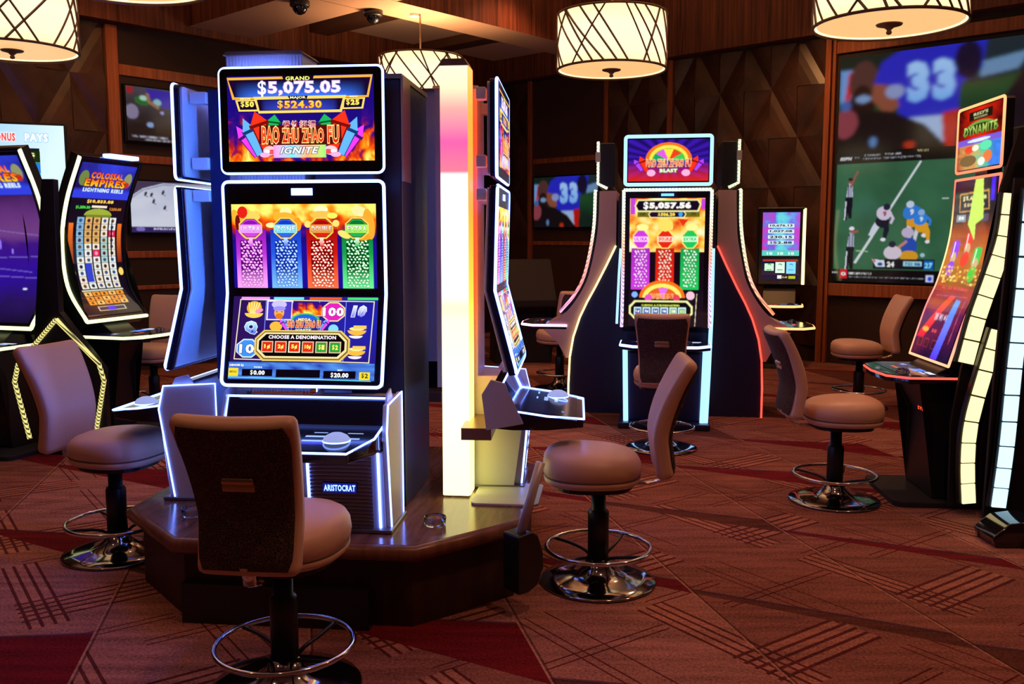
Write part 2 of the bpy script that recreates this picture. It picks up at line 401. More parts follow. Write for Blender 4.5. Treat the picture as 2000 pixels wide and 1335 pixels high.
class Art:
    """flat picture drawn in picture units (y down); becomes ONE mesh on a screen surface"""
    def __init__(s, x0, y0, x1, y1, bg='000000'):
        s.b = (x0, y0, x1, y1); s.P = []; s.k = 0; s.hold = False; s.rect(x0, y0, x1, y1, bg)
    def uv(s, x, y): return ((x - s.b[0]) / (s.b[2] - s.b[0]), 1 - (y - s.b[1]) / (s.b[3] - s.b[1]))
    def clampuv(s, x, y):
        u, v = s.uv(x, y); return (min(1, max(0, u)), min(1, max(0, v)))
    def add(s, pts, faces, cols):
        s.k += 0 if s.hold else 1; s.P.append(([(*s.clampuv(*p), s.k) for p in pts], faces, cols))
    def poly(s, pts, c):
        f = colf(c); ys = [p[1] for p in pts]; lo, hi = min(ys), max(ys); h = max(hi - lo, 1e-6)
        s.add(pts, [tuple(range(len(pts)))], [f(0, 1 - (p[1] - lo) / h) for p in pts]); return s
    def rect(s, x0, y0, x1, y1, c): return s.poly([(x0, y0), (x1, y0), (x1, y1), (x0, y1)], c)
    def ell(s, cx, cy, rx, ry, c, n=20, a0=0, a1=360, rot=0):
        cr, sr = math.cos(R(rot)), math.sin(R(rot)); pts = []
        for k in range(n + (0 if a1 - a0 >= 360 else 1)):
            t = R(a0 + (a1 - a0) * k / n); x, y = rx * math.cos(t), -ry * math.sin(t)
            pts.append((cx + x * cr - y * sr, cy + x * sr + y * cr))
        return s.poly(pts, c)
    def line(s, pts, w, c):
        f = colf(c)
        for (xa, ya), (xb, yb) in zip(pts[:-1], pts[1:]):
            dx, dy = xb - xa, yb - ya; l = math.hypot(dx, dy) or 1; nx, ny = -dy / l * w / 2, dx / l * w / 2; ex, ey = dx / l * w * 0.3, dy / l * w * 0.3
            s.poly([(xa + nx - ex, ya + ny - ey), (xb + nx + ex, yb + ny + ey), (xb - nx + ex, yb - ny + ey), (xa - nx - ex, ya - ny - ey)], c)
        return s
    def octo(s, cx, cy, r, c, ry=None):
        return s.ell(cx, cy, r, ry or r, c, 8, 22.5, 382.4)
    def text(s, t, cx, cy, w, h, c, bold=0.02, out=None, ow=0.05, shear=0.0):
        """centred at cx,cy, fitted to width w and cap height h; out = outline colour"""
        if t[0] == '$' and len(t) > 1 and bold > .01:
            n_ = len(t) - .55 * sum(t.count(q) for q in ',.'); wd = w / n_
            s.text('$', cx - w / 2 + wd * .44, cy, wd * .80, h * 1.12, c, .012, out, ow * .5)
            return s.text(t[1:], cx + wd * .52, cy, w - wd * 1.04, h, c, bold, out, ow, shear)
        sp_ = 1.0 + max(0, bold - .015) * 2.6 + (ow if out else 0) * 1.2
        vs, fs = glyphs(t, bold, shear, sp_)
        if not fs: return s
        x0 = min(v[0] for v in vs); x1 = max(v[0] for v in vs); y0 = min(v[1] for v in vs); y1 = max(v[1] for v in vs)
        sx, sy = w / (x1 - x0), h / (y1 - y0); mx_, my_ = (x0 + x1) / 2, (y0 + y1) / 2
        if out:
            vo, fo = glyphs(t, bold + ow, shear, sp_)
            if fo:
                s.add([(cx + (v[0] - mx_) * sx, cy - (v[1] - my_) * sy) for v in vo], fo, [lin(out)] * len(vo))
        f = colf(c)
        s.add([(cx + (v[0] - mx_) * sx, cy - (v[1] - my_) * sy) for v in vs], fs, [f(0, (v[1] - y0) / (y1 - y0)) for v in vs])
        return s
    def raster(s, x0, y0, x1, y1, nx, ny, fn):
        pts = []; cols = []; faces = []
        for j in range(ny + 1):
            for i in range(nx + 1):
                a, b = i / nx, j / ny; pts.append((x0 + (x1 - x0) * a, y0 + (y1 - y0) * b)); cols.append(fn(a, b))
        for j in range(ny):
            for i in range(nx):
                k = j * (nx + 1) + i; faces.append((k, k + 1, k + nx + 2, k + nx + 1))
        s.add(pts, faces, cols); return s
    def soften(s, nx, ny, blur=1.0):
        """re-draw the picture as one smooth grid, slightly out of focus like a filmed screen"""
        img = np.zeros((ny + 1, nx + 1, 3)); 
        for pts, faces, cols in s.P:
            P = np.array([(p[0] * nx, (1 - p[1]) * ny) for p in pts]); C = np.array(cols)
            for f in faces:
                for k in range(1, len(f) - 1):
                    (ax, ay), (bx, by), (cx, cy) = P[f[0]], P[f[k]], P[f[k + 1]]
                    x0, x1 = int(max(0, math.floor(min(ax, bx, cx)))), int(min(nx, math.ceil(max(ax, bx, cx)))); y0, y1 = int(max(0, math.floor(min(ay, by, cy)))), int(min(ny, math.ceil(max(ay, by, cy))))
                    d = (by - cy) * (ax - cx) + (cx - bx) * (ay - cy)
                    if abs(d) < 1e-9 or x1 < x0 or y1 < y0: continue
                    X, Y = np.meshgrid(np.arange(x0, x1 + 1), np.arange(y0, y1 + 1))
                    w0 = ((by - cy) * (X - cx) + (cx - bx) * (Y - cy)) / d; w1 = ((cy - ay) * (X - cx) + (ax - cx) * (Y - cy)) / d; w2 = 1 - w0 - w1
                    m = (w0 >= -.001) & (w1 >= -.001) & (w2 >= -.001)
                    if m.any():
                        col = w0[..., None] * C[f[0]] + w1[..., None] * C[f[k]] + w2[..., None] * C[f[k + 1]]
                        img[y0:y1 + 1, x0:x1 + 1][m] = np.clip(col[m], 0, 1)
        r = int(math.ceil(blur * 2)); ker = np.exp(-0.5 * (np.arange(-r, r + 1) / blur) ** 2); ker /= ker.sum()
        pad = np.pad(img, ((r, r), (r, r), (0, 0)), 'edge')
        pad = sum(ker[i] * pad[i:i + ny + 1] for i in range(2 * r + 1)); img = sum(ker[i] * pad[:, i:i + nx + 1] for i in range(2 * r + 1))
        s.P = []; s.k = 0
        pts = [(i / nx, 1 - j / ny, 1) for j in range(ny + 1) for i in range(nx + 1)]; cols = [tuple(c) for c in img.reshape(-1, 3)]
        faces = [(j * (nx + 1) + i, j * (nx + 1) + i + 1, (j + 1) * (nx + 1) + i + 1, (j + 1) * (nx + 1) + i) for j in range(ny) for i in range(nx)]
        s.P.append((pts, faces, cols)); s.soft = True
        return s
    soft = False
    def build(s, name, parent, fmap, mat='screen', cuts=0, eps=0.00008):
        bm = bmesh.new(); cl = bm.loops.layers.float_color.new('Col')
        for pts, faces, cols in s.P:
            vs = [bm.verts.new(p) for p in pts]
            for f in faces:
                if len(set(f)) < 3: continue
                try: fc = bm.faces.new([vs[i] for i in f])
                except ValueError: continue
                for lp, i in zip(fc.loops, f): lp[cl] = (*cols[i], 1)
        for k in range(1, 0 if s.soft else cuts):
            bmesh.ops.bisect_plane(bm, geom=bm.verts[:] + bm.edges[:] + bm.faces[:], plane_co=(0, k / cuts, 0), plane_no=(0, 1, 0))
        for v in bm.verts: v.co = fmap(v.co.x, v.co.y, v.co.z * eps)
        me = bpy.data.meshes.new(name); bm.to_mesh(me); bm.free(); me.materials.append(M[mat])
        o = bpy.data.objects.new(name, me); COL.objects.link(o); o.parent = parent
        return o
def flatmap(x0, x1, z0, z1, y, dy=0.0):
    """picture on a plane seen from -y; dy = how far its foot comes forward"""
    return lambda u, v, h: Vector((x0 + (x1 - x0) * u, y - dy * (1 - v) - h, z0 + (z1 - z0) * v))
def fbm(x, y, z=0.0): return noise.fractal(Vector((x, y, z)), 0.9, 2.0, 3)
def mixl(a, b, t):
    t = max(0, min(1, t)); return tuple(a[i] * (1 - t) + b[i] * t for i in range(3))
def ramp(stops, t):
    for (a, ca), (b, cb) in zip(stops[:-1], stops[1:]):
        if t <= b: return mixl(ca, cb, (t - a) / (b - a))
    return stops[-1][1]
FIRE = [(0.0, lin('1a0878')), (0.25, lin('3a0a80')), (0.42, lin('a01420')), (0.6, lin('f04a08')), (0.8, lin('ffa018')), (1.0, lin('fff070'))]
def fire(bias=0.0, gain=1.0, sx=9, sy=3.5, seed=0, lateral=0.0, dark=None):
    def f(a, b):
        n = fbm(a * sx, b * sy + 3 * fbm(a * 4, b * 2, 5 + seed), seed)
        v = (b - 0.5) * 1.5 + bias + n * 0.55 * gain + lateral * (abs(a - 0.5) - 0.35)
        return ramp(FIRE, max(0, min(1, v)))
    return f
def cracker(A, cx, cy, L, w, ang, c, dk):
    """a firework tube leaning by ang degrees, foot at cx,cy"""
    d = (math.sin(R(ang)), -math.cos(R(ang))); n = (math.cos(R(ang)), math.sin(R(ang)))
    def P(a, b): return (cx + d[0] * a + n[0] * b, cy + d[1] * a + n[1] * b)
    A.poly([P(-4, -w * .42), P(-4, w * .42), P(L * .66, w * .62), P(L * .66, -w * .62)], dk)
    A.poly([P(0, -w * .34), P(0, w * .34), P(L * .64, w * .5), P(L * .64, -w * .5)], c)
    A.poly([P(L * .60, -w * .75), P(L * .60, w * .75), P(L * .70, w * .75), P(L * .70, -w * .75)], dk)
    A.poly([P(L * .68, -w * .66), P(L * .68, w * .66), P(L, 0)], c)
    A.poly([P(L * .1, -w * .2), P(L * .1, -w * .05), P(L * .6, -w * .1), P(L * .6, -w * .3)], 'ffffff' if c == 'ffffff' else c)

def art_upper():
    A = Art(100, 105, 1825, 1115, '140a70')
    A.raster(100, 105, 1825, 1115, 90, 60, fire(-0.10, 1.0, 11, 4, 1, 1.3))
    gold, gold2 = 'ffd86a', 'c8741c'
    A.poly([(95, 120), (1815, 110), (1765, 372), (160, 380)], 'f0b040'); A.poly([(118, 150), (1790, 140), (1742, 350), (185, 352)], '180430')
    A.raster(190, 160, 1735, 348, 24, 8, lambda a, b: mixl(lin('12042a'), lin('3a78ff'), (b ** 1.4) * (1 - (abs(a - .5) * 2) ** 5)))
    A.poly([(755, 105), (1135, 105), (1110, 175), (780, 175)], '100318')
    A.text('GRAND', 940, 140, 285, 46, 'f6ff7a', 0.03, '302000', 0.04)
    A.text('$5,075.05', 950, 255, 975, 165, ('fff4f4', 'ffffff'), 0.03, 'c89ae8', 0.035)
    A.poly([(195, 385), (460, 385), (480, 520), (232, 520)], gold); A.poly([(222, 400), (430, 400), (452, 500), (250, 500)], '14042c')
    A.poly([(1470, 380), (1725, 376), (1700, 505), (1462, 508)], gold); A.poly([(1485, 395), (1700, 392), (1680, 487), (1475, 490)], '14042c')
    A.poly([(410, 350), (1505, 345), (1450, 542), (470, 546)], gold); A.poly([(452, 384), (1465, 380), (1428, 512), (482, 516)], '160530')
    A.raster(500, 392, 1410, 508, 16, 5, lambda a, b: mixl(lin('14062c'), lin('3a50e8'), (1 - abs(a - .5) * 2) ** .4 * (.35 + b * .6)))
    A.poly([(820, 345), (1055, 345), (1040, 392), (845, 392)], '100318'); A.text('MAJOR', 940, 368, 185, 36, 'ffffc0', 0.03)
    A.text('MINOR', 318, 372, 125, 22, 'fff0c0', 0.04); A.text('MINI', 1590, 362, 90, 20, 'fff0c0', 0.04)
    A.text('$524.30', 955, 447, 525, 90, ('ffe04a', 'ffb02a'), 0.04, 'a01818', 0.04)
    A.text('$50', 338, 437, 160, 66, 'f8f860', 0.05, '803010', 0.05); A.text('$25', 1580, 430, 155, 64, 'f8f860', 0.05, '803010', 0.05)
    for sgn in (-1, 1):
        X = lambda v: 955 + sgn * v
        cracker(A, X(515), 1050, 430, 100, sgn * 34, 'f03cf0', '40106a')
        cracker(A, X(480), 1040, 480, 110, sgn * 24, '64b4ff', '103878')
        cracker(A, X(330), 820, 260, 120, sgn * -8, '18b45a', '0a5028')
        cracker(A, X(390), 960, 460, 160, sgn * 18, 'ff3418', '7a0c08')
        A.ell(X(360), 990, 80, 55, 'ffc8d0'); A.ell(X(330), 1005, 50, 30, 'ff5060'); A.ell(X(395), 1000, 34, 24, 'ffffff'); A.ell(X(420), 1040, 60, 30, 'ffb0e0')
    A.raster(640, 900, 1260, 1075, 20, 6, lambda a, b: ramp([(0, lin('ff9ae0')), (.35, lin('7ae8ff')), (.65, lin('ffb070')), (1, lin('9cff80'))], a))
    A.poly([(480, 690), (1440, 690), (1450, 900), (1300, 925), (600, 925), (470, 905)], '5a0c08')
    for k, (cx, wd, hh, t) in enumerate(((610, 205, 200, 'BAO'), (845, 195, 165, 'ZHU'), (1110, 256, 165, 'ZHAO'), (1350, 132, 200, 'FU'))):
        A.text(t, cx, 815 - (10 if k in (0, 3) else 0), wd, hh, ('ff5a30', 'e81408'), 0.03, 'ffe88a', 0.05)
    for k, t in enumerate('\u7206\u7af9\u62db\u798f'):
        A.text(t, 800 + k * 100, 680, 80, 78, 'c02018', 0.0, 'ffd8c8', 0.06)
    A.text('IGNITE', 950, 990, 460, 80, 'ffffff', 0.03, '301850', 0.05, shear=0.3)
    return A
def gems(A, x0, x1, y0, y1, cols, seed, n=95):
    rd = random.Random(seed)
    N6 = 4 if n == 4 else 6; w = (x1 - x0) / (N6 + .5)
    rows = int((y1 - y0) / (w * .78))
    cells = []
    for j in range(rows):
        for i in range(N6):
            cx = x0 + w * (i + .6 + (.45 if j % 2 else 0)) + rd.uniform(-7, 7) * w / 45; cy = y0 + (j + .5) * (y1 - y0) / rows + rd.uniform(-8, 8) * w / 45
            if cx > x1 - 4: continue
            cells.append((cx, cy, rd.uniform(-60, 60), rd.uniform(.75, 1.2)))
    for ps in (0, 1):
        A.k += 1; A.hold = True
        for cx, cy, a, q in cells:
            if ps == 0: A.ell(cx, cy, w * .50 * q, w * .34 * q, cols[0], 6, 0, 360, a)
            else: A.ell(cx, cy - w * .06, w * .38 * q, w * .25 * q, cols[1], 6, 0, 360, a + 12)
        A.hold = False
def art_four():
    A = Art(125, 265, 1820, 1250, '1a0a90')
    A.raster(125, 265, 1820, 720, 64, 20, lambda a, b: ramp(FIRE, max(.0, min(1, .98 - (b ** 1.5) * 1.15 + .4 * fbm(a * 9, b * 3, 3)))))
    data = [(345, 'd040e0', '8a10b0', ('ffb0f8', 'ff5af0'), 'ULTRA', 'f0a0ff', '4a0868', 'ffc8e8'),
            (760, '2a64e8', '1438c0', ('80c8ff', '3a80f0'), 'ZONE', '8ae8e8', '0c2a90', 'c8e4ff'),
            (1185, 'e01c10', 'a00808', ('ff7a48', 'e01c10'), 'DOUBLE', 'e0a040', '700404', 'ffe8d8'),
            (1600, '18b050', '087030', ('70f8a0', '0a6a2c'), 'EXTRA', 'b0f060', '04401c', 'e8ffe0')]
    for k, (cx, c1, c2, gr, t, tcol, dk, gm) in enumerate(data):
        A.raster(cx - 180, 560, cx + 180, 1250, 6, 10, lambda a, b, c1=c1, c2=c2, gr=gr: mixl(mixl(lin(c2), lin(c1), b * 1.4), lin(gr[0]), max(0, (b - .45) * 1.5)))
        A.raster(cx - 130, 690, cx + 130, 1240, 2, 5, lambda a, b, dk=dk, gr=gr: mixl(lin(dk), lin(gr[0]), max(0, (b - .6) * 2.0)))
        gems(A, cx - 135, cx + 135, 690, 1240, (c1, gm), k)
        # gilded crest round each medal
        if k == 0: A.ell(cx + 10, 400, 110, 55, 'ffd060', rot=10); A.ell(cx - 120, 500, 60, 190, 'f0b030', rot=-25); A.ell(cx - 90, 360, 60, 70, 'e02018'); A.ell(cx - 150, 480, 30, 90, '700c10')
        if k == 1: A.ell(cx + 10, 360, 70, 60, 'fff0a0'); A.ell(cx - 10, 420, 130, 60, 'ffb030'); A.ell(cx - 170, 510, 60, 30, 'fff0a0'); A.ell(cx + 150, 500, 40, 80, 'ff9820')
        if k == 2: A.ell(cx, 330, 80, 45, 'fff8c0'); A.ell(cx, 390, 130, 45, 'f0c050'); A.ell(cx - 160, 500, 40, 40, 'ffe070'); A.ell(cx + 170, 490, 40, 40, 'ffe070'); A.ell(cx + 130, 400, 60, 35, 'e8f060')
        if k == 3: A.ell(cx + 30, 350, 90, 60, 'ffe8a0', rot=15); A.ell(cx + 140, 500, 65, 180, 'f0a830', rot=-8); A.ell(cx - 150, 620, 80, 40, 'ffe070', rot=25); A.ell(cx + 60, 650, 100, 40, 'f8a020')
        A.octo(cx, 545, 150, 'f8d060', 135); A.octo(cx, 545, 132, '704808', 118); A.octo(cx, 545, 122, c1, 108)
        A.ell(cx, 500, 85, 45, c2, 16, 0, 180)
        A.rect(cx - 132, 505, cx + 132, 600, tcol)
        A.text(t, cx, 552, 230, 62, ('ffffff', tcol), 0.04, c2, 0.04)
        A.rect(cx - 22, 655, cx + 22, 760, (gm, c1))
    return A
def art_reels():
    A = Art(105, 90, 1830, 1125, '0a0628')
    A.raster(105, 90, 1830, 900, 12, 10, lambda a, b: mixl(lin('2a1058'), lin('1a20b0'), max(0, a * 1.1 - .1) * (1 - abs(b - .4))))
    for x in (500, 820, 1140, 1455): A.line([(x, 140), (x - 6, 890)], 8, '8090ff')
    A.line([(190, 130), (1785, 148), (1752, 895), (155, 868), (190, 130)], 12, 'e8e0b8')
    for x0, x1, c in ((200, 540, 'ff9ae0'), (590, 950, '70e0ff'), (1020, 1400, 'ff5a28'), (1470, 1830, '40e070')): A.rect(x0, 98, x1, 128, c)
    # gold hand shell
    A.ell(360, 235, 90, 85, 'f0b030'); A.ell(360, 300, 110, 60, 'ffd058', 14, 180, 360)
    for k in range(5): A.line([(360 + (k - 2) * 34, 170), (350 + (k - 2) * 14, 300)], 12, 'fff0a0')
    A.ell(420, 270, 50, 26, 'ff98c0', rot=-20)
    # Q and 10s
    A.text('Q', 335, 480, 150, 160, ('c0f0ff', '4060e8'), 0.07, 'e8f8ff', 0.04)
    A.octo(310, 735, 145, 'd8e8ff', 125); A.octo(310, 735, 128, '3a90ff', 108); A.text('10', 300, 740, 180, 115, 'ffffff', 0.04, '1840a0', 0.04)
    A.text('10', 1610, 268, 175, 140, ('e8f0ff', '7070f0'), 0.06, 'e0e8ff', 0.04, shear=0.2)
    # portrait tile: plain stand-in for the figure symbol
    A.rect(512, 140, 826, 385, 'e8e0f8'); A.rect(530, 155, 808, 370, '4838c0'); A.ell(660, 190, 90, 50, 'c8c0ff'); A.ell(665, 290, 60, 75, 'ffb050'); A.ell(665, 335, 46, 36, 'e07820'); A.ell(665, 240, 75, 30, '9a90f0')
    A.ell(635, 280, 9, 6, '301010'); A.ell(697, 280, 9, 6, '301010')
    A.ell(635, 460, 75, 60, 'f0b840')
    A.raster(820, 165, 1200, 330, 18, 8, lambda a, b: ramp(FIRE, max(0.2, min(1, b * .9 + .45 * fbm(a * 6, b * 3, 9) + .35 - abs(a - .5)))))
    A.octo(1310, 275, 150, 'f0e090', 130); A.octo(1310, 275, 134, 'e020b8', 114); A.text('100', 1310, 275, 250, 110, 'ffffff', 0.05, 'a01080', 0.04)
    A.ell(980, 380, 170, 85, '50c060', 20, 0, 180); A.ell(980, 380, 145, 70, '2060e0', 20, 0, 180)
    A.ell(1320, 490, 60, 60, '80d8ff')
    for sg in (-1, 1):
        cracker(A, 975 + sg * 185, 530, 190, 46, sg * 26, '6ab0ff', '5018a0'); cracker(A, 975 + sg * 210, 500, 160, 36, sg * 34, 'e050f0', '401070')
    A.text('MEGA', 975, 372, 150, 34, 'fff0c0', 0.04, '603000', .05)
    A.text('BAO ZHU ZHAO FU', 970, 428, 400, 88, ('ff8050', 'e02810'), 0.03, 'ffe080', 0.05)
    A.text('IGNITE', 965, 505, 190, 36, 'e0ffd8', 0.04, '4070c0', 0.05, shear=0.2)
    for cy in (520, 770):
        A.ell(1600, cy - 20, 110, 60, 'ffb840', 14, 180, 360); A.ell(1590, cy + 45, 80, 34, 'f8f0ff', 14, 180, 360); A.ell(1600, cy - 40, 90, 22, 'ffe890'); A.rect(1560, cy - 80, 1710, cy - 40, 'ffc860')
    # denomination plaque
    def plq(x0, y0, x1, y1, ch, c): A.poly([(x0 + ch, y0), (x1 - ch, y0), (x1, y0 + ch), (x1, y1 - ch), (x1 - ch, y1), (x0 + ch, y1), (x0, y1 - ch), (x0, y0 + ch)], c)
    plq(395, 505, 1525, 885, 105, 'e8c860'); plq(415, 522, 1505, 865, 98, '806020'); plq(425, 535, 1490, 848, 92, 'f0e0a0'); plq(448, 555, 1465, 825, 85, '060206')
    A.text('CHOOSE A DENOMINATION', 960, 590, 800, 44, 'ffffff', 0.03, 'c080c0', 0.02)
    for k, t in enumerate(('1\u00a2', '2\u00a2', '5\u00a2', '10\u00a2', '$1', '$2')):
        x = 550 + k * 161; c = 'e02810' if k < 4 else '18a038'
        A.rect(x - 70, 640, x + 70, 780, 'f0ffd0' if k == 2 else 'e0c0a0'); A.rect(x - 58, 652, x + 58, 768, c); A.text(t, x, 710, 72, 60, 'ffff70', 0.05, '903010', 0.03)
    A.raster(105, 900, 1830, 1110, 24, 6, lambda a, b: mixl(lin('1a18a0'), lin('60a8ff'), max(0, .5 * fbm(a * 12, b * 4, 2) + .45)))
    A.text('DENOM 5\u00a2', 200, 942, 170, 34, 'ffffff', 0.04); A.text('WIN', 455, 962, 100, 18, 'ffffff', 0.04); A.text('BET', 1430, 985, 60, 18, 'ffffff', 0.04)
    A.rect(108, 975, 225, 1075, 'f0d830'); A.text('MENU', 165, 1020, 85, 28, '806010', 0.02)
    A.rect(270, 985, 632, 1070, '050210'); A.text('$0.00', 455, 1028, 175, 56, 'ffffff', 0.05)
    A.rect(675, 985, 1195, 1080, '050210'); A.rect(1235, 995, 1612, 1085, '050210'); A.text('$20.00', 1425, 1045, 210, 58, 'ffffff', 0.05)
    A.rect(1655, 1005, 1780, 1100, 'f0d830'); A.text('$2', 1718, 1048, 80, 55, '202000', 0.03)
    A.line([(110, 1085), (1790, 1112)], 8, '70f0f0')
    return A
def art_d_sign():
    A = Art(180, 120, 665, 395, '2a10a0')
    A.raster(180, 120, 665, 395, 40, 24, lambda a, b: mixl(mixl(lin('3a14b0'), lin('140850'), .5 + .5 * math.sin(math.atan2(b - .5, a - .5) * 22)), lin('d02010'), max(0, b * 2.2 - 1.15)))
    A.ell(425, 255, 140, 115, 'ff7018', 24, 0, 180); A.ell(425, 255, 118, 98, 'ffe050', 24, 0, 180); A.ell(425, 258, 100, 80, '50c040', 20, 0, 180)
    for k, c in enumerate(('18a060', 'e058e0', 'f0e040', 'e84018', '38c858')):
        a0 = R(180 - k * 36); a1 = R(180 - (k + 1) * 36)
        A.poly([(425, 258), (425 + 98 * math.cos(a0), 258 - 78 * math.sin(a0)), (425 + 98 * math.cos(a1), 258 - 78 * math.sin(a1))], c)
    for sg in (-1, 1):
        cracker(A, 425 + sg * 130, 330, 110, 34, sg * 24, 'f03018', '600808'); cracker(A, 425 + sg * 160, 325, 90, 26, sg * 34, 'b040f0', '300860')
        A.ell(425 + sg * 105, 340, 26, 22, 'ffb0d8')
    A.text('BAO ZHU ZHAO FU', 425, 275, 270, 48, ('ff8050', 'e02010'), 0.03, 'ffe0a0', 0.06)
    A.text('BLAST', 425, 325, 105, 22, 'e8ffd0', 0.05, '40a060', 0.08)
    return A
def art_d_main():
    A = Art(165, 545, 655, 1310, '100410')
    A.raster(165, 545, 655, 860, 34, 22, lambda a, b: ramp([(0, lin('c01810')), (.3, lin('f07020')), (.6, lin('ffd050')), (1, lin('fff8d0'))], .45 + .8 * fbm(a * 4, b * 4, 4) + .2 * b))
    A.rect(170, 545, 200, 640, 'c040d0'); A.rect(630, 550, 655, 610, 'c040d0')
    A.poly([(215, 553), (610, 553), (630, 580), (612, 625), (215, 625), (195, 590)], 'f0e8a0'); A.poly([(222, 560), (604, 560), (620, 582), (604, 618), (222, 618), (205, 590)], '10041c')
    A.text('GRAND', 410, 556, 60, 10, 'c0ff60', 0.04)
    A.text('$5,057.56', 408, 590, 310, 42, 'ffffff', 0.05, 'ffe0c0', 0.02)
    A.rect(215, 625, 620, 655, '6a6418'); A.poly([(300, 620), (520, 620), (535, 640), (520, 660), (300, 660), (285, 640)], 'f0e8a0'); A.poly([(304, 625), (516, 625), (528, 640), (516, 655), (304, 655), (292, 640)], '20042c')
    A.text('$506.20', 405, 640, 110, 20, 'ffe04a', 0.05); A.ell(497, 640, 14, 13, '30a0ff'); A.text('$50', 250, 637, 36, 18, '302c00', .04); A.text('$25', 580, 637, 30, 18, '302c00', .04)
    for k, (cx, c, dk, gm, t) in enumerate(((240, 'c838d8', '70108a', 'ffd0ff', 'ULTRA'), (400, 'e02410', '900808', 'ffe0c8', 'DOUBLE'), (562, '18c058', '065a26', 'd8ffe0', 'EXTRA'))):
        A.raster(cx - 60, 840, cx + 60, 1085, 3, 5, lambda a, b, c=c, dk=dk: mixl(lin(dk), lin(c), .5 + b * .6))
        gems(A, cx - 48, cx + 48, 850, 1070, (dk, gm), 20 + k, 4)
        A.octo(cx, 785, 58, 'ffe070', 62); A.octo(cx, 785, 50, c, 54); A.rect(cx - 50, 770, cx + 50, 800, gm); A.text(t, cx, 785, 84, 20, c, 0.05)
        A.ell(cx + 10, 715, 40, 20, 'fff090')
    A.ell(400, 700, 50, 40, 'ffd860'); A.poly([(480, 665), (550, 670), (515, 710)], 'e03010')
    A.rect(165, 1095, 655, 1310, '140818')
    A.ell(385, 1135, 150, 105, 'ff7018', 24, 0, 180); A.ell(385, 1135, 128, 86, 'ffe868', 24, 0, 180); A.ell(385, 1138, 100, 66, 'e06020', 20, 0, 180)
    A.poly([(385, 1138), (360, 1075), (425, 1078)], 'e070f0'); A.text('BAO ZHU ZHAO FU', 385, 1125, 150, 28, 'ff6030', 0.04, 'ffe0a0', .06)
    A.ell(295, 1135, 24, 22, 'e050c0'); A.ell(480, 1135, 22, 22, 'e04060'); A.ell(205, 1115, 20, 18, '80b0ff'); A.ell(570, 1120, 28, 26, 'f0c0d0')
    A.line([(160, 1110), (140, 1300)], 4, 'e8e0b8'); A.line([(612, 1110), (600, 1305)], 4, 'e8e0b8')
    def plq(x0, y0, x1, y1, ch, c): A.poly([(x0 + ch, y0), (x1 - ch, y0), (x1, y0 + ch), (x1, y1 - ch), (x1 - ch, y1), (x0 + ch, y1), (x0, y1 - ch), (x0, y0 + ch)], c)
    plq(170, 1150, 585, 1265, 34, 'e8e8a0'); plq(182, 1162, 573, 1255, 30, '060410')
    A.text('CHOOSE A DENOMINATION', 375, 1180, 250, 10, 'e0f040', 0.04)
    for k in range(6):
        x = 228 + k * 58; A.rect(x - 26, 1192, x + 24, 1240, 'c8e8f0'); A.rect(x - 19, 1199, x + 18, 1233, '4858a8' if k < 4 else '70b028'); A.text(('1\u00a2', '2\u00a2', '5\u00a2', '10\u00a2', '$1', '$2')[k], x, 1216, 24, 18, 'ffffff', .04)
    return A
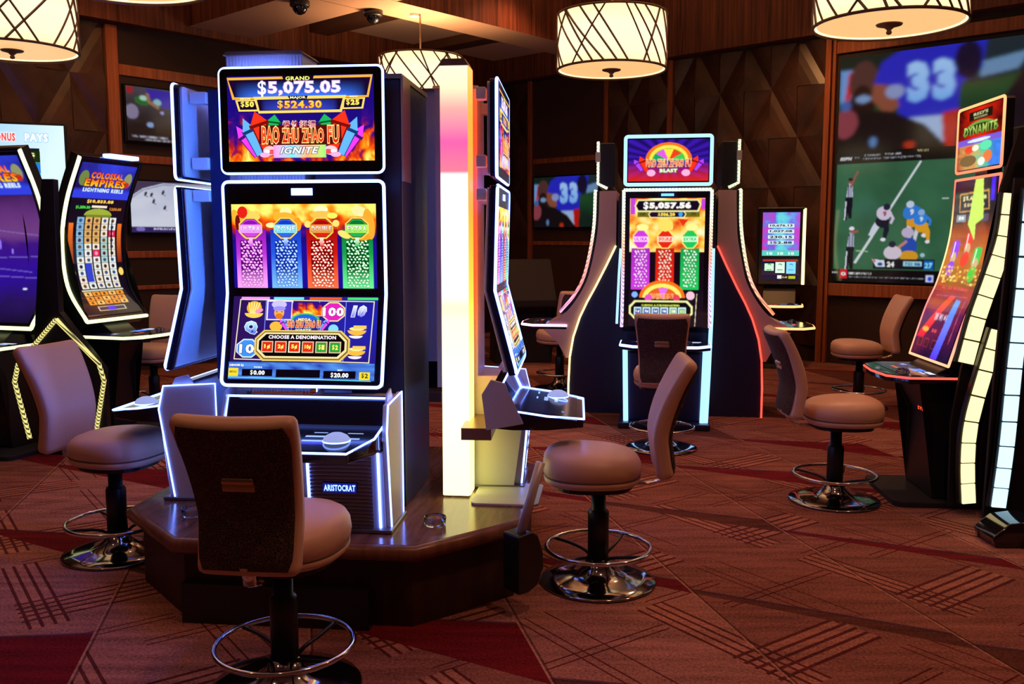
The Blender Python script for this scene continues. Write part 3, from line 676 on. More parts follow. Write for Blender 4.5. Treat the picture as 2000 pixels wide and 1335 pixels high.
def art_empires(top=True, purple=False):
    """tall curved screen: title, reels of letters, gold lower reels"""
    A = Art(0, 0, 400, 1000, '0c0618')
    A.raster(0, 0, 400, 230, 20, 10, lambda a, b: mixl(lin('140a50'), lin('3040e0'), max(0, 1 - abs(a - .6) * 1.5 - b * .4 + .3 * fbm(a * 6, b * 6)) if b < .8 else .9))
    A.ell(45, 100, 32, 50, '6a8040'); A.ell(360, 100, 30, 50, '8a9060'); A.ell(360, 130, 20, 20, 'c02818')
    A.text('COLOSSAL', 205, 78, 230, 42, ('ff3020', 'ffa020'), 0.04, '401008', 0.05)
    A.text('EMPIRES', 205, 128, 290, 50, ('ff4010', 'ffd020'), 0.04, '401008', 0.05)
    A.text('LIGHTNING REELS', 205, 175, 290, 26, 'e0f0ff', 0.04, '3060d0', 0.08)
    if purple:
        A.raster(0, 235, 400, 1000, 16, 30, lambda a, b: ramp([(0, lin('3a1a50')), (.12, lin('5a2c70')), (.3, lin('6a3a7a')), (.36, lin('3a1278')), (.6, lin('2a0c90')), (.8, lin('241058')), (1, lin('100828'))], b + .04 * fbm(a * 4, b * 5)))
        for (x0, y0, x1, y1) in ((0, 600, 380, 590), (20, 650, 330, 680), (0, 700, 370, 715), (0, 420, 390, 470)): A.line([(x0, y0), (x1, y1)], 3, '8a70d8')
        A.ell(150, 520, 6, 30, '9070f0'); A.ell(220, 560, 6, 16, '9070f0'); A.ell(300, 780, 14, 5, 'e0e0ff')
        return A
    A.text('$10,833.88', 205, 250, 190, 24, 'ffd060', 0.05, '603010', 0.06)
    A.text('$1,250.30', 90, 290, 100, 20, '50e050', 0.05); A.text('$250.00', 325, 295, 90, 18, 'd08030', 0.05); A.rect(150, 275, 260, 290, 'f0e0d0')
    A.ell(205, 340, 100, 45, '98a838', 16, 0, 180); A.rect(120, 335, 300, 350, '707c28')
    for sx in (25, 375): A.rect(sx - 16, 390, sx + 16, 640, ('e87020', '802008')); A.ell(sx, 700, 18, 26, 'ffd060')
    rd = random.Random(5)
    for ps in (0, 1):
        rd = random.Random(5); A.k += 1; A.hold = True
        for c in range(5):
            x0 = 62 + c * 58
            for r in range(11):
                y0 = 352 + r * 41.5
                col = ('e8dcc8' if (c + r // 3) % 2 else 'dfe4e0')
                if (c == 2 and r == 5) or (c == 4 and r == 2): col = 'd81850'
                elif c == 0 and r < 6: col = '80b0d0'
                elif c == 3 and 2 < r < 7: col = 'a8c8c0'
                elif c in (1, 2) and r < 4: col = 'd8a860'
                ic = rd.choice(('2a2030', '604020', '305080', '402030')); ic = 'ff90a0' if col == 'd81850' else ic
                if ps == 0: A.rect(x0 + 2, y0, x0 + 50, y0 + 39, col)
                else: A.ell(x0 + 26, y0 + 20, 12, 12, ic, 10)
        A.hold = False
    A.rect(120, 640, 165, 760, '3040c0')
    A.rect(55, 812, 355, 822, 'c8d0c0')
    for ps in (0, 1):
        A.k += 1; A.hold = True
        for c in range(5):
            for r in range(3):
                x0 = 60 + c * 58; y0 = 828 + r * 32
                if ps == 0: A.rect(x0, y0, x0 + 52, y0 + 29, 'e89030' if (c + r) % 3 else 'f0b860')
                else: A.ell(x0 + 26, y0 + 14, 9, 9, '503018', 8)
        A.hold = False
    A.rect(100, 935, 300, 968, 'c8c0a0'); A.rect(108, 940, 292, 963, '302040'); A.rect(170, 938, 225, 965, '3020e0')
    return A
def art_green():
    A = Art(0, 0, 300, 520, '30a040')
    A.rect(0, 0, 300, 55, '18280c'); A.text('$74.1', 70, 32, 130, 44, 'e8ff90', .04); A.rect(160, 5, 190, 55, 'b8c040'); A.text('BIG', 240, 18, 90, 22, 'f0ffb0', .03, '607010', .04); A.text('MONEY', 240, 42, 90, 18, 'f0ffb0', .03)
    A.rect(0, 58, 300, 110, '2878d0'); A.text('$1,200.00', 170, 90, 230, 34, 'd8f8ff', .04, '104890', .05)
    A.raster(0, 110, 300, 400, 16, 16, lambda a, b: mixl(lin('58c8f0'), lin('28a030'), b * 1.5 + .4 * fbm(a * 5, b * 5)))
    A.ell(230, 150, 60, 22, 'e0f8ff'); A.ell(180, 210, 90, 24, 'c8f0a0'); A.ell(245, 230, 50, 34, 'f03090'); A.text('$100', 245, 232, 72, 26, 'ffffff', .04)
    A.ell(150, 300, 90, 70, '18902a'); A.ell(240, 320, 60, 60, '30c040')
    A.rect(0, 400, 300, 520, 'e0d890')
    for k in range(8): A.rect(10 + (k % 4) * 72, 410 + (k // 4) * 52, 70 + (k % 4) * 72, 455 + (k // 4) * 52, 'f8f4d0'); A.ell(40 + (k % 4) * 72, 432 + (k // 4) * 52, 14, 14, 'c07030')
    return A
def art_h_sign():
    A = Art(0, 0, 300, 360, '180408')
    A.raster(0, 0, 300, 200, 14, 10, lambda a, b: mixl(lin('e02008'), lin('300404'), abs(a - .5) * 1.8 + .35 * fbm(a * 5, b * 5)))
    A.rect(75, 20, 235, 72, '1c1408'); A.text("RED'S", 155, 38, 100, 20, 'c8c890', .04); A.text('BOOMIN', 155, 60, 90, 14, 'a8a870', .04)
    A.ell(155, 150, 120, 70, '70a040', 20, 0, 180); A.ell(155, 152, 110, 56, '203810', 20, 0, 180)
    A.text('DYNAMITE', 155, 132, 225, 54, ('c8e070', '6a8828'), .02, '182808', .03)
    A.rect(0, 178, 300, 215, '7858d0'); A.ell(150, 195, 80, 10, 'd8e8ff')
    A.raster(0, 215, 300, 360, 14, 8, lambda a, b: ramp([(0, lin('a03818')), (.35, lin('d0a050')), (.6, lin('50c890')), (.85, lin('3070d0')), (1, lin('4088ff'))], a + .25 * fbm(a * 4, b * 4)))
    A.ell(85, 245, 32, 22, 'e83818'); A.ell(200, 235, 40, 28, '58e0a8'); A.ell(215, 300, 30, 34, 'e87838'); A.ell(175, 325, 24, 24, 'fff0e0'); A.ell(80, 310, 60, 34, '6a5428'); A.ell(130, 240, 24, 18, 'f0f0d0')
    return A
def art_h_main():
    A = Art(0, 0, 300, 1000, '1c0614')
    A.raster(0, 0, 300, 1000, 14, 40, lambda a, b: ramp([(0, lin('10081c')), (.2, lin('14101c')), (.3, lin('a03c10')), (.42, lin('c86818')), (.56, lin('7a4818')), (.62, lin('b02018')), (.75, lin('50104c')), (1, lin('180830'))], b + .07 * fbm(a * 4, b * 9)))
    A.poly([(40, 70), (250, 60), (262, 165), (45, 175)], 'c89050'); A.poly([(48, 78), (243, 70), (254, 158), (52, 167)], '100818')
    A.text('$5,676.08', 150, 100, 170, 26, 'e8e0a8', .04); A.text('$500.00', 150, 135, 150, 20, 'd8c890', .04)
    for x in (30, 110, 190): A.rect(x, 185, x + 70, 225, '8898a8' if x == 30 else '504860')
    A.text('50', 65, 205, 40, 18, 'ffffff', .04)
    for (cx, cy, c, h) in ((62, 400, '9030e8', 120), (150, 350, 'e82818', 110), (232, 430, '20c840', 110)):
        A.rect(cx - 26, cy - h / 2, cx + 26, cy + h * .25, (c, c)); A.ell(cx, cy - h / 2, 26, 10, c); A.ell(cx, cy + h * .25, 20, 34, 'd0b080'); A.ell(cx, cy + h * .75, 28, 44, c); A.line([(cx - 12, cy - h / 2), (cx - 12, cy + h * .2)], 5, 'ffffff')
    rd = random.Random(3)
    A.k += 1; A.hold = True
    for k in range(70): A.ell(rd.uniform(10, 290), rd.uniform(480, 570), 9, 7, rd.choice(('e8b040', 'c88028', 'f8d878')), 6)
    A.hold = False
    A.text('ALL OR NOTHING', 150, 600, 200, 16, 'e04848', .04)
    A.poly([(20, 860), (150, 640), (190, 640), (60, 900), (5, 900)], ('ff4020', 'e01838'))
    A.line([(40, 650), (270, 640), (262, 900)], 4, 'c05070')
    for k in range(4): A.text('WIN', 110 + k * 36, 770, 26, 40, 'e0c0d8', .04)
    A.ell(60, 850, 26, 14, 'f0b040'); A.text('50', 130, 850, 40, 20, 'f05050', .04)
    for x in (30, 80, 140): A.rect(x, 900, x + (36 if x < 140 else 70), 950, '8a2848'); A.rect(x + 4, 904, x + (32 if x < 140 else 66), 946, '281028')
    # moving light ribbons of the game
    A.poly([(150, 0), (205, 0), (225, 210), (160, 250), (185, 330), (120, 240), (165, 235)], 'c8f060')
    A.poly([(205, 660), (240, 665), (235, 800), (215, 1000), (165, 1000), (205, 820)], ('58a0ff', '5a38ff'))
    A.rect(262, 0, 288, 120, '4a18f0')
    return A
def art_j_top():
    A = Art(0, 0, 300, 400, '2a3a90')
    A.raster(0, 0, 300, 400, 18, 24, lambda a, b: ramp([(0, lin('d030b0')), (.25, lin('5a60d8')), (.5, lin('60d8d8')), (.8, lin('6a70e0')), (1, lin('c040c0'))], a + .3 * fbm(a * 5, b * 5)))
    for k, t in enumerate(('10,676.13', '1,027.08', '230.15', '$ 52.88')):
        A.rect(45, 105 + k * 52, 255, 140 + k * 52, 'c8e0e8'); A.text(t, 150, 122 + k * 52, 180, 24, '202838', .04)
    A.rect(0, 350, 300, 400, '58c8b8'); A.text('10  10  10', 150, 378, 220, 26, 'e8f8e8', .04)
    return A
def art_j_low():
    A = Art(0, 0, 300, 190, '0c1030')
    for k, c in enumerate(('c8f0d0', 'd8f0e0', '80d8f0')): A.rect(25 + k * 88, 25, 100 + k * 88, 130, c); A.ell(62 + k * 88, 78, 24, 38, '28a048' if k < 2 else '3090d0')
    A.rect(10, 5, 290, 22, 'a03028'); A.rect(130, 145, 165, 175, 'e8e8ff'); A.rect(220, 150, 275, 175, 'b8c020'); A.text('$1.00', 190, 162, 40, 16, 'e0d040', .04)
    return A
def art_jersey(seed=0, xr=2180):
    """close-up of players on grass; the blue jersey carries 33"""
    A = Art(1615, 85, xr, 300, '101418')
    A.raster(1615, 85, xr, 300, 60, 26, lambda a, b: mixl(lin('10231c'), lin('1e4a28'), max(0, 1 - abs(b - .45) * 3 + .2 * fbm(a * 6, b * 6))))
    A.poly([(1850, 60), (2180, 60), (2180, 130), (1880, 170), (1850, 120)], '1c2c34')
    A.poly([(1905, 128), (1990, 115), (1970, 150), (1900, 160)], '6a90b8')
    A.poly([(1615, 115), (1650, 115), (1642, 190), (1618, 200)], '6a98d8'); A.poly([(1635, 118), (1650, 122), (1640, 170), (1620, 250), (1630, 160)], 'c81c10')
    A.ell(1668, 145, 32, 48, '50302c'); A.ell(1665, 210, 30, 60, '24100e'); A.ell(1668, 182, 16, 9, '7a9ac8')
    A.poly([(1740, 75), (1850, 70), (1910, 62), (1905, 140), (1865, 170), (1862, 235), (1745, 232), (1740, 160), (1690, 150), (1705, 105)], '2428c0')
    A.poly([(1690, 150), (1735, 160), (1745, 205), (1722, 225), (1685, 185)], '8a4c38')
    A.ell(1735, 172, 20, 16, '8898c8'); A.ell(1878, 120, 26, 40, '14102c')
    A.text('33', 1808, 156, 96, 88, ('a8d0ff', '7ab4f8'), 0.07, '3840c8', 0.03, shear=-0.05)
    A.poly([(1765, 232), (1835, 232), (1840, 300), (1800, 285)], 'a0b8e0'); A.poly([(1832, 228), (1865, 222), (1860, 300), (1838, 300)], 'b81410')
    A.poly([(1615, 215), (1650, 205), (1730, 215), (1800, 250), (1845, 300), (1615, 300)], '140c10')
    A.ell(1630, 235, 28, 34, '8a3c48', rot=10); A.ell(1693, 280, 8, 12, '5880b8'); A.ell(1770, 292, 12, 9, 'b03018'); A.ell(1630, 195, 12, 12, '4060a8')
    A.poly([(2000, 120), (2060, 90), (2180, 110), (2180, 300), (1960, 300), (1950, 200)], '180e18'); A.poly([(1990, 180), (2010, 120), (2040, 110), (1990, 230)], '2a1018')
    return A
def art_game():
    A = Art(100, 60, 1700, 1250, '06060a')
    A.raster(110, 165, 1700, 1140, 24, 16, lambda a, b: mixl(lin('2c5c40'), lin('3a7050'), .5 + .8 * fbm(a * 4, b * 3)))
    A.text('ESPN', 205, 120, 125, 32, 'd8d8e0', .06, shear=.2); A.text('LIVE', 318, 112, 46, 16, '8890a0', .03)
    A.text('8 Tennessee  |  9 Ohio State', 580, 97, 370, 26, 'b8bcc8', .01); A.text('CFP First Round  Ohio Stadium (Columbus, OH)', 665, 130, 570, 24, 'a8acb8', .01); A.text('9:07 EST', 970, 80, 110, 18, 'e0d090', .01)
    A.poly([(945, 172), (965, 176), (350, 1085), (325, 1075)], 'd8e4e8')
    A.line([(340, 965), (470, 972)], 7, 'a8d8a0'); A.line([(1170, 505), (1230, 505)], 10, 'c8d8d0')
    def ref(x, y, s, up):
        A.poly([(x - 28 * s, y - 30), (x - 10 * s, y - 150 * s), (x + 35 * s, y - 150 * s), (x + 42 * s, y - 20)], 'c8cce8')
        for k in range(3): A.rect(x - 10 * s + k * 16 * s, y - 148 * s, x - 3 * s + k * 16 * s, y - 25, '181828')
        A.poly([(x - 35 * s, y - 30), (x + 42 * s, y - 30), (x + 36 * s, y + 170 * s), (x + 5 * s, y + 165 * s), (x + 5, y + 40), (x - 15 * s, y + 185 * s), (x - 48 * s, y + 180 * s)], '0c0c18')
        A.poly([(x - 35 * s, y + 10), (x - 22 * s, y + 10), (x - 30 * s, y + 180 * s), (x - 44 * s, y + 180 * s)], 'e0e4f0')
        A.ell(x + 15 * s, y - 175 * s, 24 * s, 26 * s, 'a05848'); A.ell(x + 12 * s, y - 190 * s, 26 * s, 16 * s, 'f0f0ff' if not up else '282028')
        if up: A.line([(x + 20, y - 120), (x + 55, y - 210), (x + 85, y - 260)], 20, '9a5a50')
        else: A.line([(x + 30, y - 160), (x + 75, y - 175)], 20, 'a05c50')
    ref(250, 500, 1.0, True); ref(280, 960, 1.05, False)
    def player(x, y, s, shirt, pants, hel, ang):
        c, sn = math.cos(R(ang)), math.sin(R(ang))
        def Q(a, b): return (x + s * (a * c - b * sn), y + s * (a * sn + b * c))
        A.poly([Q(-60, 20), Q(-95, 90), Q(-120, 170), Q(-90, 175), Q(-55, 100), Q(-20, 40)], 'd8dcf0')
        A.poly([Q(20, 30), Q(40, 110), Q(30, 180), Q(62, 182), Q(80, 100), Q(60, 20)], pants)
        A.ell(*Q(35, 190), 26 * s, 16 * s, 'f0f0f8')
        A.ell(*Q(0, 35), 72 * s, 52 * s, pants, rot=ang)
        A.ell(*Q(0, -45), 75 * s, 62 * s, shirt, rot=ang)
        A.line([Q(60, -60), Q(100, -10), Q(85, 30)], 26 * s, shirt)
        A.ell(*Q(20, -105), 36 * s, 30 * s, hel); A.text('9', *Q(10, -40), 36 * s, 50 * s, 'a02838' if hel == '20203a' else 'e8f0ff', .04)
    player(610, 670, 1.0, 'd8cce4', '101028', '20203a', 8)
    player(900, 660, 1.05, '2c80e0', 'e8a020', 'c8d8f0', -25); player(985, 720, .9, '3088e8', 'e8a828', '90b8e8', -12)
    A.ell(860, 800, 60, 45, 'c8b8d8'); A.ell(880, 920, 75, 75, '2450b8'); A.ell(880, 1010, 90, 50, 'e0a028'); A.ell(720, 980, 90, 62, 'dccfe0'); A.ell(715, 905, 36, 30, '20203a'); A.line([(780, 930), (850, 880)], 26, 'c88878'); A.ell(1012, 1000, 24, 18, 'a8d0d8')
    A.rect(530, 1040, 1130, 1130, '0a1020'); A.poly([(515, 1040), (560, 1060), (640, 1050), (650, 1110), (560, 1110)], 'e0e8f8'); A.poly([(515, 1035), (560, 1058), (540, 1070)], 'e04020'); A.ell(600, 1085, 26, 16, '1a4a9a')
    A.text('24', 705, 1085, 75, 48, 'ffffff', .05); A.rect(830, 1058, 1010, 1100, 'a8e0f0'); A.text('7:21 4th', 920, 1080, 150, 30, '3068b0', .05); A.rect(1030, 1050, 1120, 1130, '1060c0'); A.text('27', 1075, 1092, 75, 48, '90f0ff', .05)
    A.rect(100, 1145, 1700, 1250, '08080c'); A.text('HEADLINES', 125, 1168, 75, 14, 'e0e0e0', .04); A.rect(185, 1140, 262, 1222, 'd81830'); A.ell(223, 1182, 26, 16, 'ffffff'); A.ell(223, 1182, 10, 9, 'd81830')
    A.text('CHIEFS CLINCH HOME FIELD', 395, 1175, 240, 18, 'f0f0f0', .04); A.text('defense allows the fewest points in the conference on the final Sunday of the season', 660, 1210, 760, 16, '9a9aa4', .01)
    A.rect(1055, 1178, 1125, 1240, 'd0d8ff'); A.ell(1092, 1208, 20, 20, '3050e0')
    return A
def art_hockey():
    A = Art(740, 355, 1160, 640, 'cfd4e8')
    A.raster(740, 355, 1160, 610, 20, 12, lambda a, b: mixl(lin('b8bede'), lin('e4e8f8'), .5 + b * .4 + .3 * fbm(a * 3, b * 3)))
    A.poly([(740, 355), (1160, 355), (1160, 362), (900, 362), (800, 395), (742, 440)], '4a3c58')
    A.line([(745, 450), (800, 405), (900, 372), (1000, 368), (1160, 368)], 5, '8890b0')
    for x, y in ((840, 430), (850, 465), (897, 415), (903, 500), (812, 425), (1000, 450), (1060, 520)): A.ell(x, y, 6, 14, '303048', rot=20); A.line([(x, y + 8), (x + 10, y + 18)], 3, '505068')
    A.rect(740, 608, 1160, 640, '382868'); A.ell(782, 622, 22, 12, '8878d0'); A.text('PERIOD 2', 910, 622, 130, 12, 'e0e0ff', .03)
    return A
def art_field():
    A = Art(1030, 660, 1700, 1090, '2a1c20')
    A.raster(1030, 660, 1700, 1090, 24, 16, lambda a, b: mixl(lin('4c4650'), lin('281a18'), b * 1.4 + .3 * fbm(a * 5, b * 5)))
    A.ell(1060, 690, 26, 30, 'a02028'); A.poly([(1180, 665), (1700, 690), (1700, 830), (1310, 810), (1200, 730)], '3828a8'); A.ell(1150, 770, 60, 34, '2c6a30', rot=10); A.ell(1160, 745, 30, 20, 'a8d8c0'); A.ell(1265, 770, 30, 26, '88c0c8'); A.line([(1190, 710), (1200, 770), (1270, 810)], 26, '9a7058')
    A.ell(1070, 860, 50, 60, '8a80a0'); A.ell(1205, 955, 26, 22, '8aa8d8'); A.ell(1300, 850, 14, 14, 'a0a0e0')
    A.rect(1030, 1035, 1700, 1090, '281c20'); A.text('NFL \u00b7 ESPN  Houston Texans', 1200, 1052, 270, 14, 'd8d8e8', .04); A.text('Arrowhead Stadium', 1270, 1075, 220, 12, 'c8c8d8', .03)
    return A
def art_jersey_small():
    return art_jersey(1, 1960)

# ------------------------------------------------------------------ the room (corner of the two far walls, turned by about 45 degrees)
CX, CY = -0.30, 14.85
RW = R(-42); LW = R(48)            # right wall: local +x runs from the corner to the right; left wall: local -x runs from the corner to the left
def frame_mb(rz): return Matrix.Translation((CX, CY, 0)) @ Matrix.Rotation(rz, 4, 'Z')
def wobj(name, bm, m, rz, **k):
    o = obj(name, bm, m, **k); o.location = (CX, CY, 0); o.rotation_euler = (0, 0, rz); return o
o = struct(obj('floor', box(NB(), -14, 14, -4, 18, -0.1, 0), 'carpet'))
struct(wobj('wall_right', box(NB(), 0, 17, 0.0, 0.2, 0, 4.7), 'wall', RW))
struct(wobj('wall_left', box(NB(), -17, 0, 0.0, 0.2, 0, 4.7), 'wall', LW))
struct(obj('ceiling', box(NB(), -14, 14, -4, 18, 4.7, 4.8), 'ceil'))

def diamonds(x0, x1, z0, z1, px, pz, P=0.71, Hh=0.60, dep=0.05):
    """quilted wood relief: tall diamonds creased along their upright and level axes"""
    bm = NB()
    i0 = int((x0 - px) / P) - 2; i1 = int((x1 - px) / P) + 2; j0 = int((z0 - pz) / (2 * Hh)) - 2; j1 = int((z1 - pz) / (2 * Hh)) + 2
    for half in (0, 1):
        for i in range(i0, i1 + 1):
            for j in range(j0, j1 + 1):
                cx = px + (i + .5 + .5 * half) * P; cz = pz + j * 2 * Hh + (0 if not half else Hh)
                # diamond centred between two lattice knots
                L_, R_, T_, B_ = (cx - P / 2, cz), (cx + P / 2, cz), (cx, cz + Hh), (cx, cz - Hh)
                n = 4; c = (cx, cz)
                for a, b, k in ((L_, T_, 0), (T_, R_, 1), (R_, B_, 2), (B_, L_, 3)):
                    g = {}
                    for u in range(n + 1):
                        for v in range(n + 1 - u):
                            s, t = u / n, v / n
                            x = c[0] + (a[0] - c[0]) * s + (b[0] - c[0]) * t; z = c[1] + (a[1] - c[1]) * s + (b[1] - c[1]) * t
                            e = 1 - (s + t); h = dep * (1 - (1 - e) ** 2.2) * (0.75 + 0.25 * (k % 2))
                            g[u, v] = bm.verts.new((x, -h, z))
                    for u in range(n):
                        for v in range(n - u):
                            bm.faces.new((g[u, v], g[u + 1, v], g[u, v + 1]))
                            if u + v < n - 1: bm.faces.new((g[u + 1, v], g[u + 1, v + 1], g[u, v + 1]))
    bmesh.ops.remove_doubles(bm, verts=bm.verts[:], dist=0.0005)
    for co, no in (((x0, 0, 0), (-1, 0, 0)), ((x1, 0, 0), (1, 0, 0)), ((0, 0, z0), (0, 0, -1)), ((0, 0, z1), (0, 0, 1))):
        bmesh.ops.bisect_plane(bm, geom=bm.verts[:] + bm.edges[:] + bm.faces[:], plane_co=co, plane_no=no, clear_outer=True)
    return bm
def dpanel(x0, x1, z0, z1, px, pz, rz, label):
    o = wobj('diamond_panel', diamonds(x0, x1, z0, z1, px, pz), 'diamond', rz)
    for p in o.data.polygons: p.use_smooth = False
    struct(o, label)
dpanel(0.02, 0.76, 0.2, 3.85, 4.02, 3.33, RW, 'quilted dark wood panel in the far corner beside the screen wall')
dpanel(2.28, 3.24, 0.2, 3.85, 4.02, 3.33, RW, 'narrow quilted wood panel between two copper trims')
dpanel(3.34, 5.42, 0.2, 3.85, 4.02, 3.33, RW, 'wide quilted wood panel left of the giant video wall')
dpanel(-14, -6.17, 0.2, 3.80, -6.54, 3.25, LW, 'quilted wood panel on the left wall')
struct(wobj('wall_panel', box(NB(), 0.86, 2.19, -0.02, 0, 0.1, 3.85), 'wallflat', RW), 'flat brown panel behind the small right television')
struct(wobj('wall_panel', box(NB(), -6.02, -0.1, -0.02, 0, 0.1, 3.80), 'wall', LW), 'flat dark panel behind the two left televisions')
tn = [0]
def trim(x0, x1, z0, z1, rz, th=0.06):
    tn[0] += 1
    struct(wobj('trim_%d' % tn[0], box(NB(), x0, x1, -th, 0.0, z0, z1), 'trim', rz, bevel=0.008))
for x0, x1 in ((0.77, 0.85), (2.20, 2.27), (3.25, 3.33), (5.43, 5.50), (5.52, 5.56)): trim(x0, x1, 0.0, 3.86, RW)
trim(0.86, 2.19, 2.62, 2.70, RW, .04); trim(0.86, 2.19, 1.40, 1.46, RW, .04)
trim(5.57, 12, 0.82, 0.97, RW, .07); trim(5.57, 12, 3.64, 3.78, RW, .07)
trim(-6.16, -6.03, 0.0, 3.80, LW)
for z0, z1 in ((3.28, 3.40), (2.34, 2.43), (1.28, 1.36), (0.92, 0.97)): trim(-6.02, -1.5, z0, z1, LW, .04)
# soffits faced in upright-grained wood
def soffit(name, x0, x1, d, z0, z1, rz, label):
    struct(wobj(name, box(NB(), x0, x1, -d, 0.0, z0, z1), 'fascia', rz), label)
soffit('soffit', 0, 13, 0.16, 3.88, 4.7, RW, 'wood fascia band above the right wall')
soffit('soffit', -13, 0, 0.16, 3.82, 4.7, LW, 'wood fascia band above the left wall')
# helper: point at a metres in front of the right wall and b metres in front of the left wall
def ab(a, b): return (CX - a * math.sin(R(42)) + b * math.cos(R(42)), CY - a * math.cos(R(42)) - b * math.sin(R(42)))
def abbox(name, m, a0, a1, b0, b1, z0, z1, label, under=None):
    bm = NB(); prism(bm, [ab(a0, b0), ab(a1, b0), ab(a1, b1), ab(a0, b1)], z0, z1, 'z')
    o = obj(name, bm, m)
    if under:
        o.data.materials.append(M[under]); cz = z0
        for p in o.data.polygons:
            if abs(p.normal.z) > .9 and p.center.z < z0 + .01: p.material_index = 1
    return struct(o, label)
abbox('ceiling_beam', 'fascia', 0.17, 6.6, 2.25, 2.78, 3.90, 4.69, 'wood beam parallel to the left wall', 'beam')
abbox('ceiling_beam', 'fascia', 4.40, 5.25, 0.17, 2.24, 3.90, 4.69, 'wood beam running out from the left wall', 'beam')
abbox('ceiling_beam', 'fascia', 4.40, 5.25, 2.79, 9.5, 3.90, 4.69, 'wood beam crossing over the machines', 'beam')
abbox('ceiling_coffer', 'ceil', 0.17, 4.39, 0.17, 2.24, 4.22, 4.30, 'pale ceiling panel in the small coffer')
for a in (1.55, 3.3): abbox('ceiling_rib', 'darkbeam', a, a + .28, 0.18, 2.23, 4.10, 4.215, 'dark rib across the small coffer')
abbox('ceiling_rib', 'darkbeam', 0.18, 4.38, 1.80, 2.0, 4.12, 4.21, 'long dark rib of the small coffer')

# televisions
def tv(label, rz, x0, x1, z0, z1, art, group=None, mat='tvscreen'):
    t = thing('television', label, 'television', (CX, CY, 0), rz, group)
    obj('housing', box(NB(), x0 - .02, x1 + .02, -0.085, -0.021, z0 - .02, z1 + .02), 'blackgloss', t, bevel=.004)
    art.build('screen', t, flatmap(x0, x1, z0, z1, -0.0865), mat)
    return t
AJ = art_jersey()
tv('wall television showing two players in blue, right of the corner', RW, 0.93, 2.14, 1.67, 2.41, art_jersey_small().soften(120, 70, 1.1))
tv('upper left wall television with a blurred football field', LW, -5.98, -4.95, 2.58, 3.17, art_field().soften(120, 76, 1.0))
tv('lower left wall television showing white hockey ice', LW, -5.98, -4.95, 1.57, 2.14, art_hockey().soften(150, 96, .7))
t = thing('video_wall', 'giant video wall with the number 33 player above a football game', 'video screen', (CX, CY, 0), RW)
obj('housing', box(NB(), 5.60, 8.7, -0.06, -0.001, 0.99, 3.62), 'blackmatte', t)
AJ.soften(240, 100, 1.6).build('upper_screen', t, flatmap(5.62, 8.62, 2.50, 3.58, -0.062), 'tvscreen')
art_game().soften(330, 250, .9).build('lower_screen', t, flatmap(5.61, 7.42, 1.0, 2.50, -0.063), 'tvscreen')

# pendants: drum lamps wrapped in crossing straps
def drum_lamp():
    t = thing('drum_pendant_lamp', '', 'pendant lamp', (0, 0, 0), 0, 'lit drum pendants with crossing straps')
    r, h = 0.45, 0.46
    s = obj('lamp_shade', lathe(NB(), [(r - .006, 0.02), (r, 0.02), (r, h), (r - .006, h), (r - .006, 0.02)], 64), 'shade', t, smooth=False)
    obj('diffuser', lathe(NB(), [(0, 0.035), (r * .6, 0.03), (r - .02, 0.028), (r - .02, 0.034), (0, 0.041)], 48), 'diffuser', t)
    bm = NB()
    for z in (0.012, h - 0.006):
        tube(bm, [((r + .002) * math.cos(2 * PI * k / 64), (r + .002) * math.sin(2 * PI * k / 64), z + .004) for k in range(64)], 0.010, 6, True)
    obj('rim', bm, 'shadeband', t)
    bm = NB(); rd = random.Random(11)
    for k in range(28):
        a0 = 2 * PI * k / 28 + rd.uniform(-.05, .05); da = rd.choice((-1, 1)) * rd.uniform(.35, 1.0)
        tube(bm, [((r + .005) * math.cos(a0 + da * i / 8), (r + .004) * math.sin(a0 + da * i / 8), 0.02 + (h - .03) * i / 8) for i in range(9)], 0.0085, 4)
    obj('strap', bm, 'shadeband', t)
    obj('finial', lathe(NB(), [(0, -0.045), (.014, -.04), (.018, -.03), (.012, -.016), (.03, 0.0), (.075, 0.012), (.08, 0.02), (0, 0.027)], 24), 'shadeband', t, smooth=True)
    bm = NB(); tube(bm, [(0, 0, 0.045), (0, 0, 1.72)], 0.010, 8); obj('rod', bm, 'bronze', t)
    bm = NB()
    for k in range(3): tube(bm, [(0, 0, h - .01), ((r - .01) * math.cos(2.1 * k), (r - .01) * math.sin(2.1 * k), h - .01)], 0.006, 6)
    obj('spider', bm, 'bronze', t)
    return t
lamp = drum_lamp()
spots = [(-3.69, 7.0, 2.86, 'drum pendant lamp at the far left over the curved machines'), (-2.13, 5.28, 2.88, 'drum pendant lamp cut by the top edge, second from the left'),
         (0.83, 7.9, 2.88, 'drum pendant lamp fully in view right of centre'), (2.34, 5.9, 2.80, 'drum pendant lamp at the right in front of the video wall'),
         (-0.99, 10.25, 2.98, 'drum pendant lamp partly behind the big central slot machine')]
for i, (x, y, z, lb) in enumerate(spots):
    if i == 0: lamp.location = (x, y, z); lamp['label'] = lb
    else: dup(lamp, (x, y, z), i * 0.9, lb)
    d = bpy.data.lights.new('bulb', 'POINT'); d.energy = 110; d.color = (1.0, 0.55, 0.26); d.shadow_soft_size = 0.12
    b_ = bpy.data.objects.new('bulb', d); COL.objects.link(b_); b_.location = (x, y, z + 0.30)
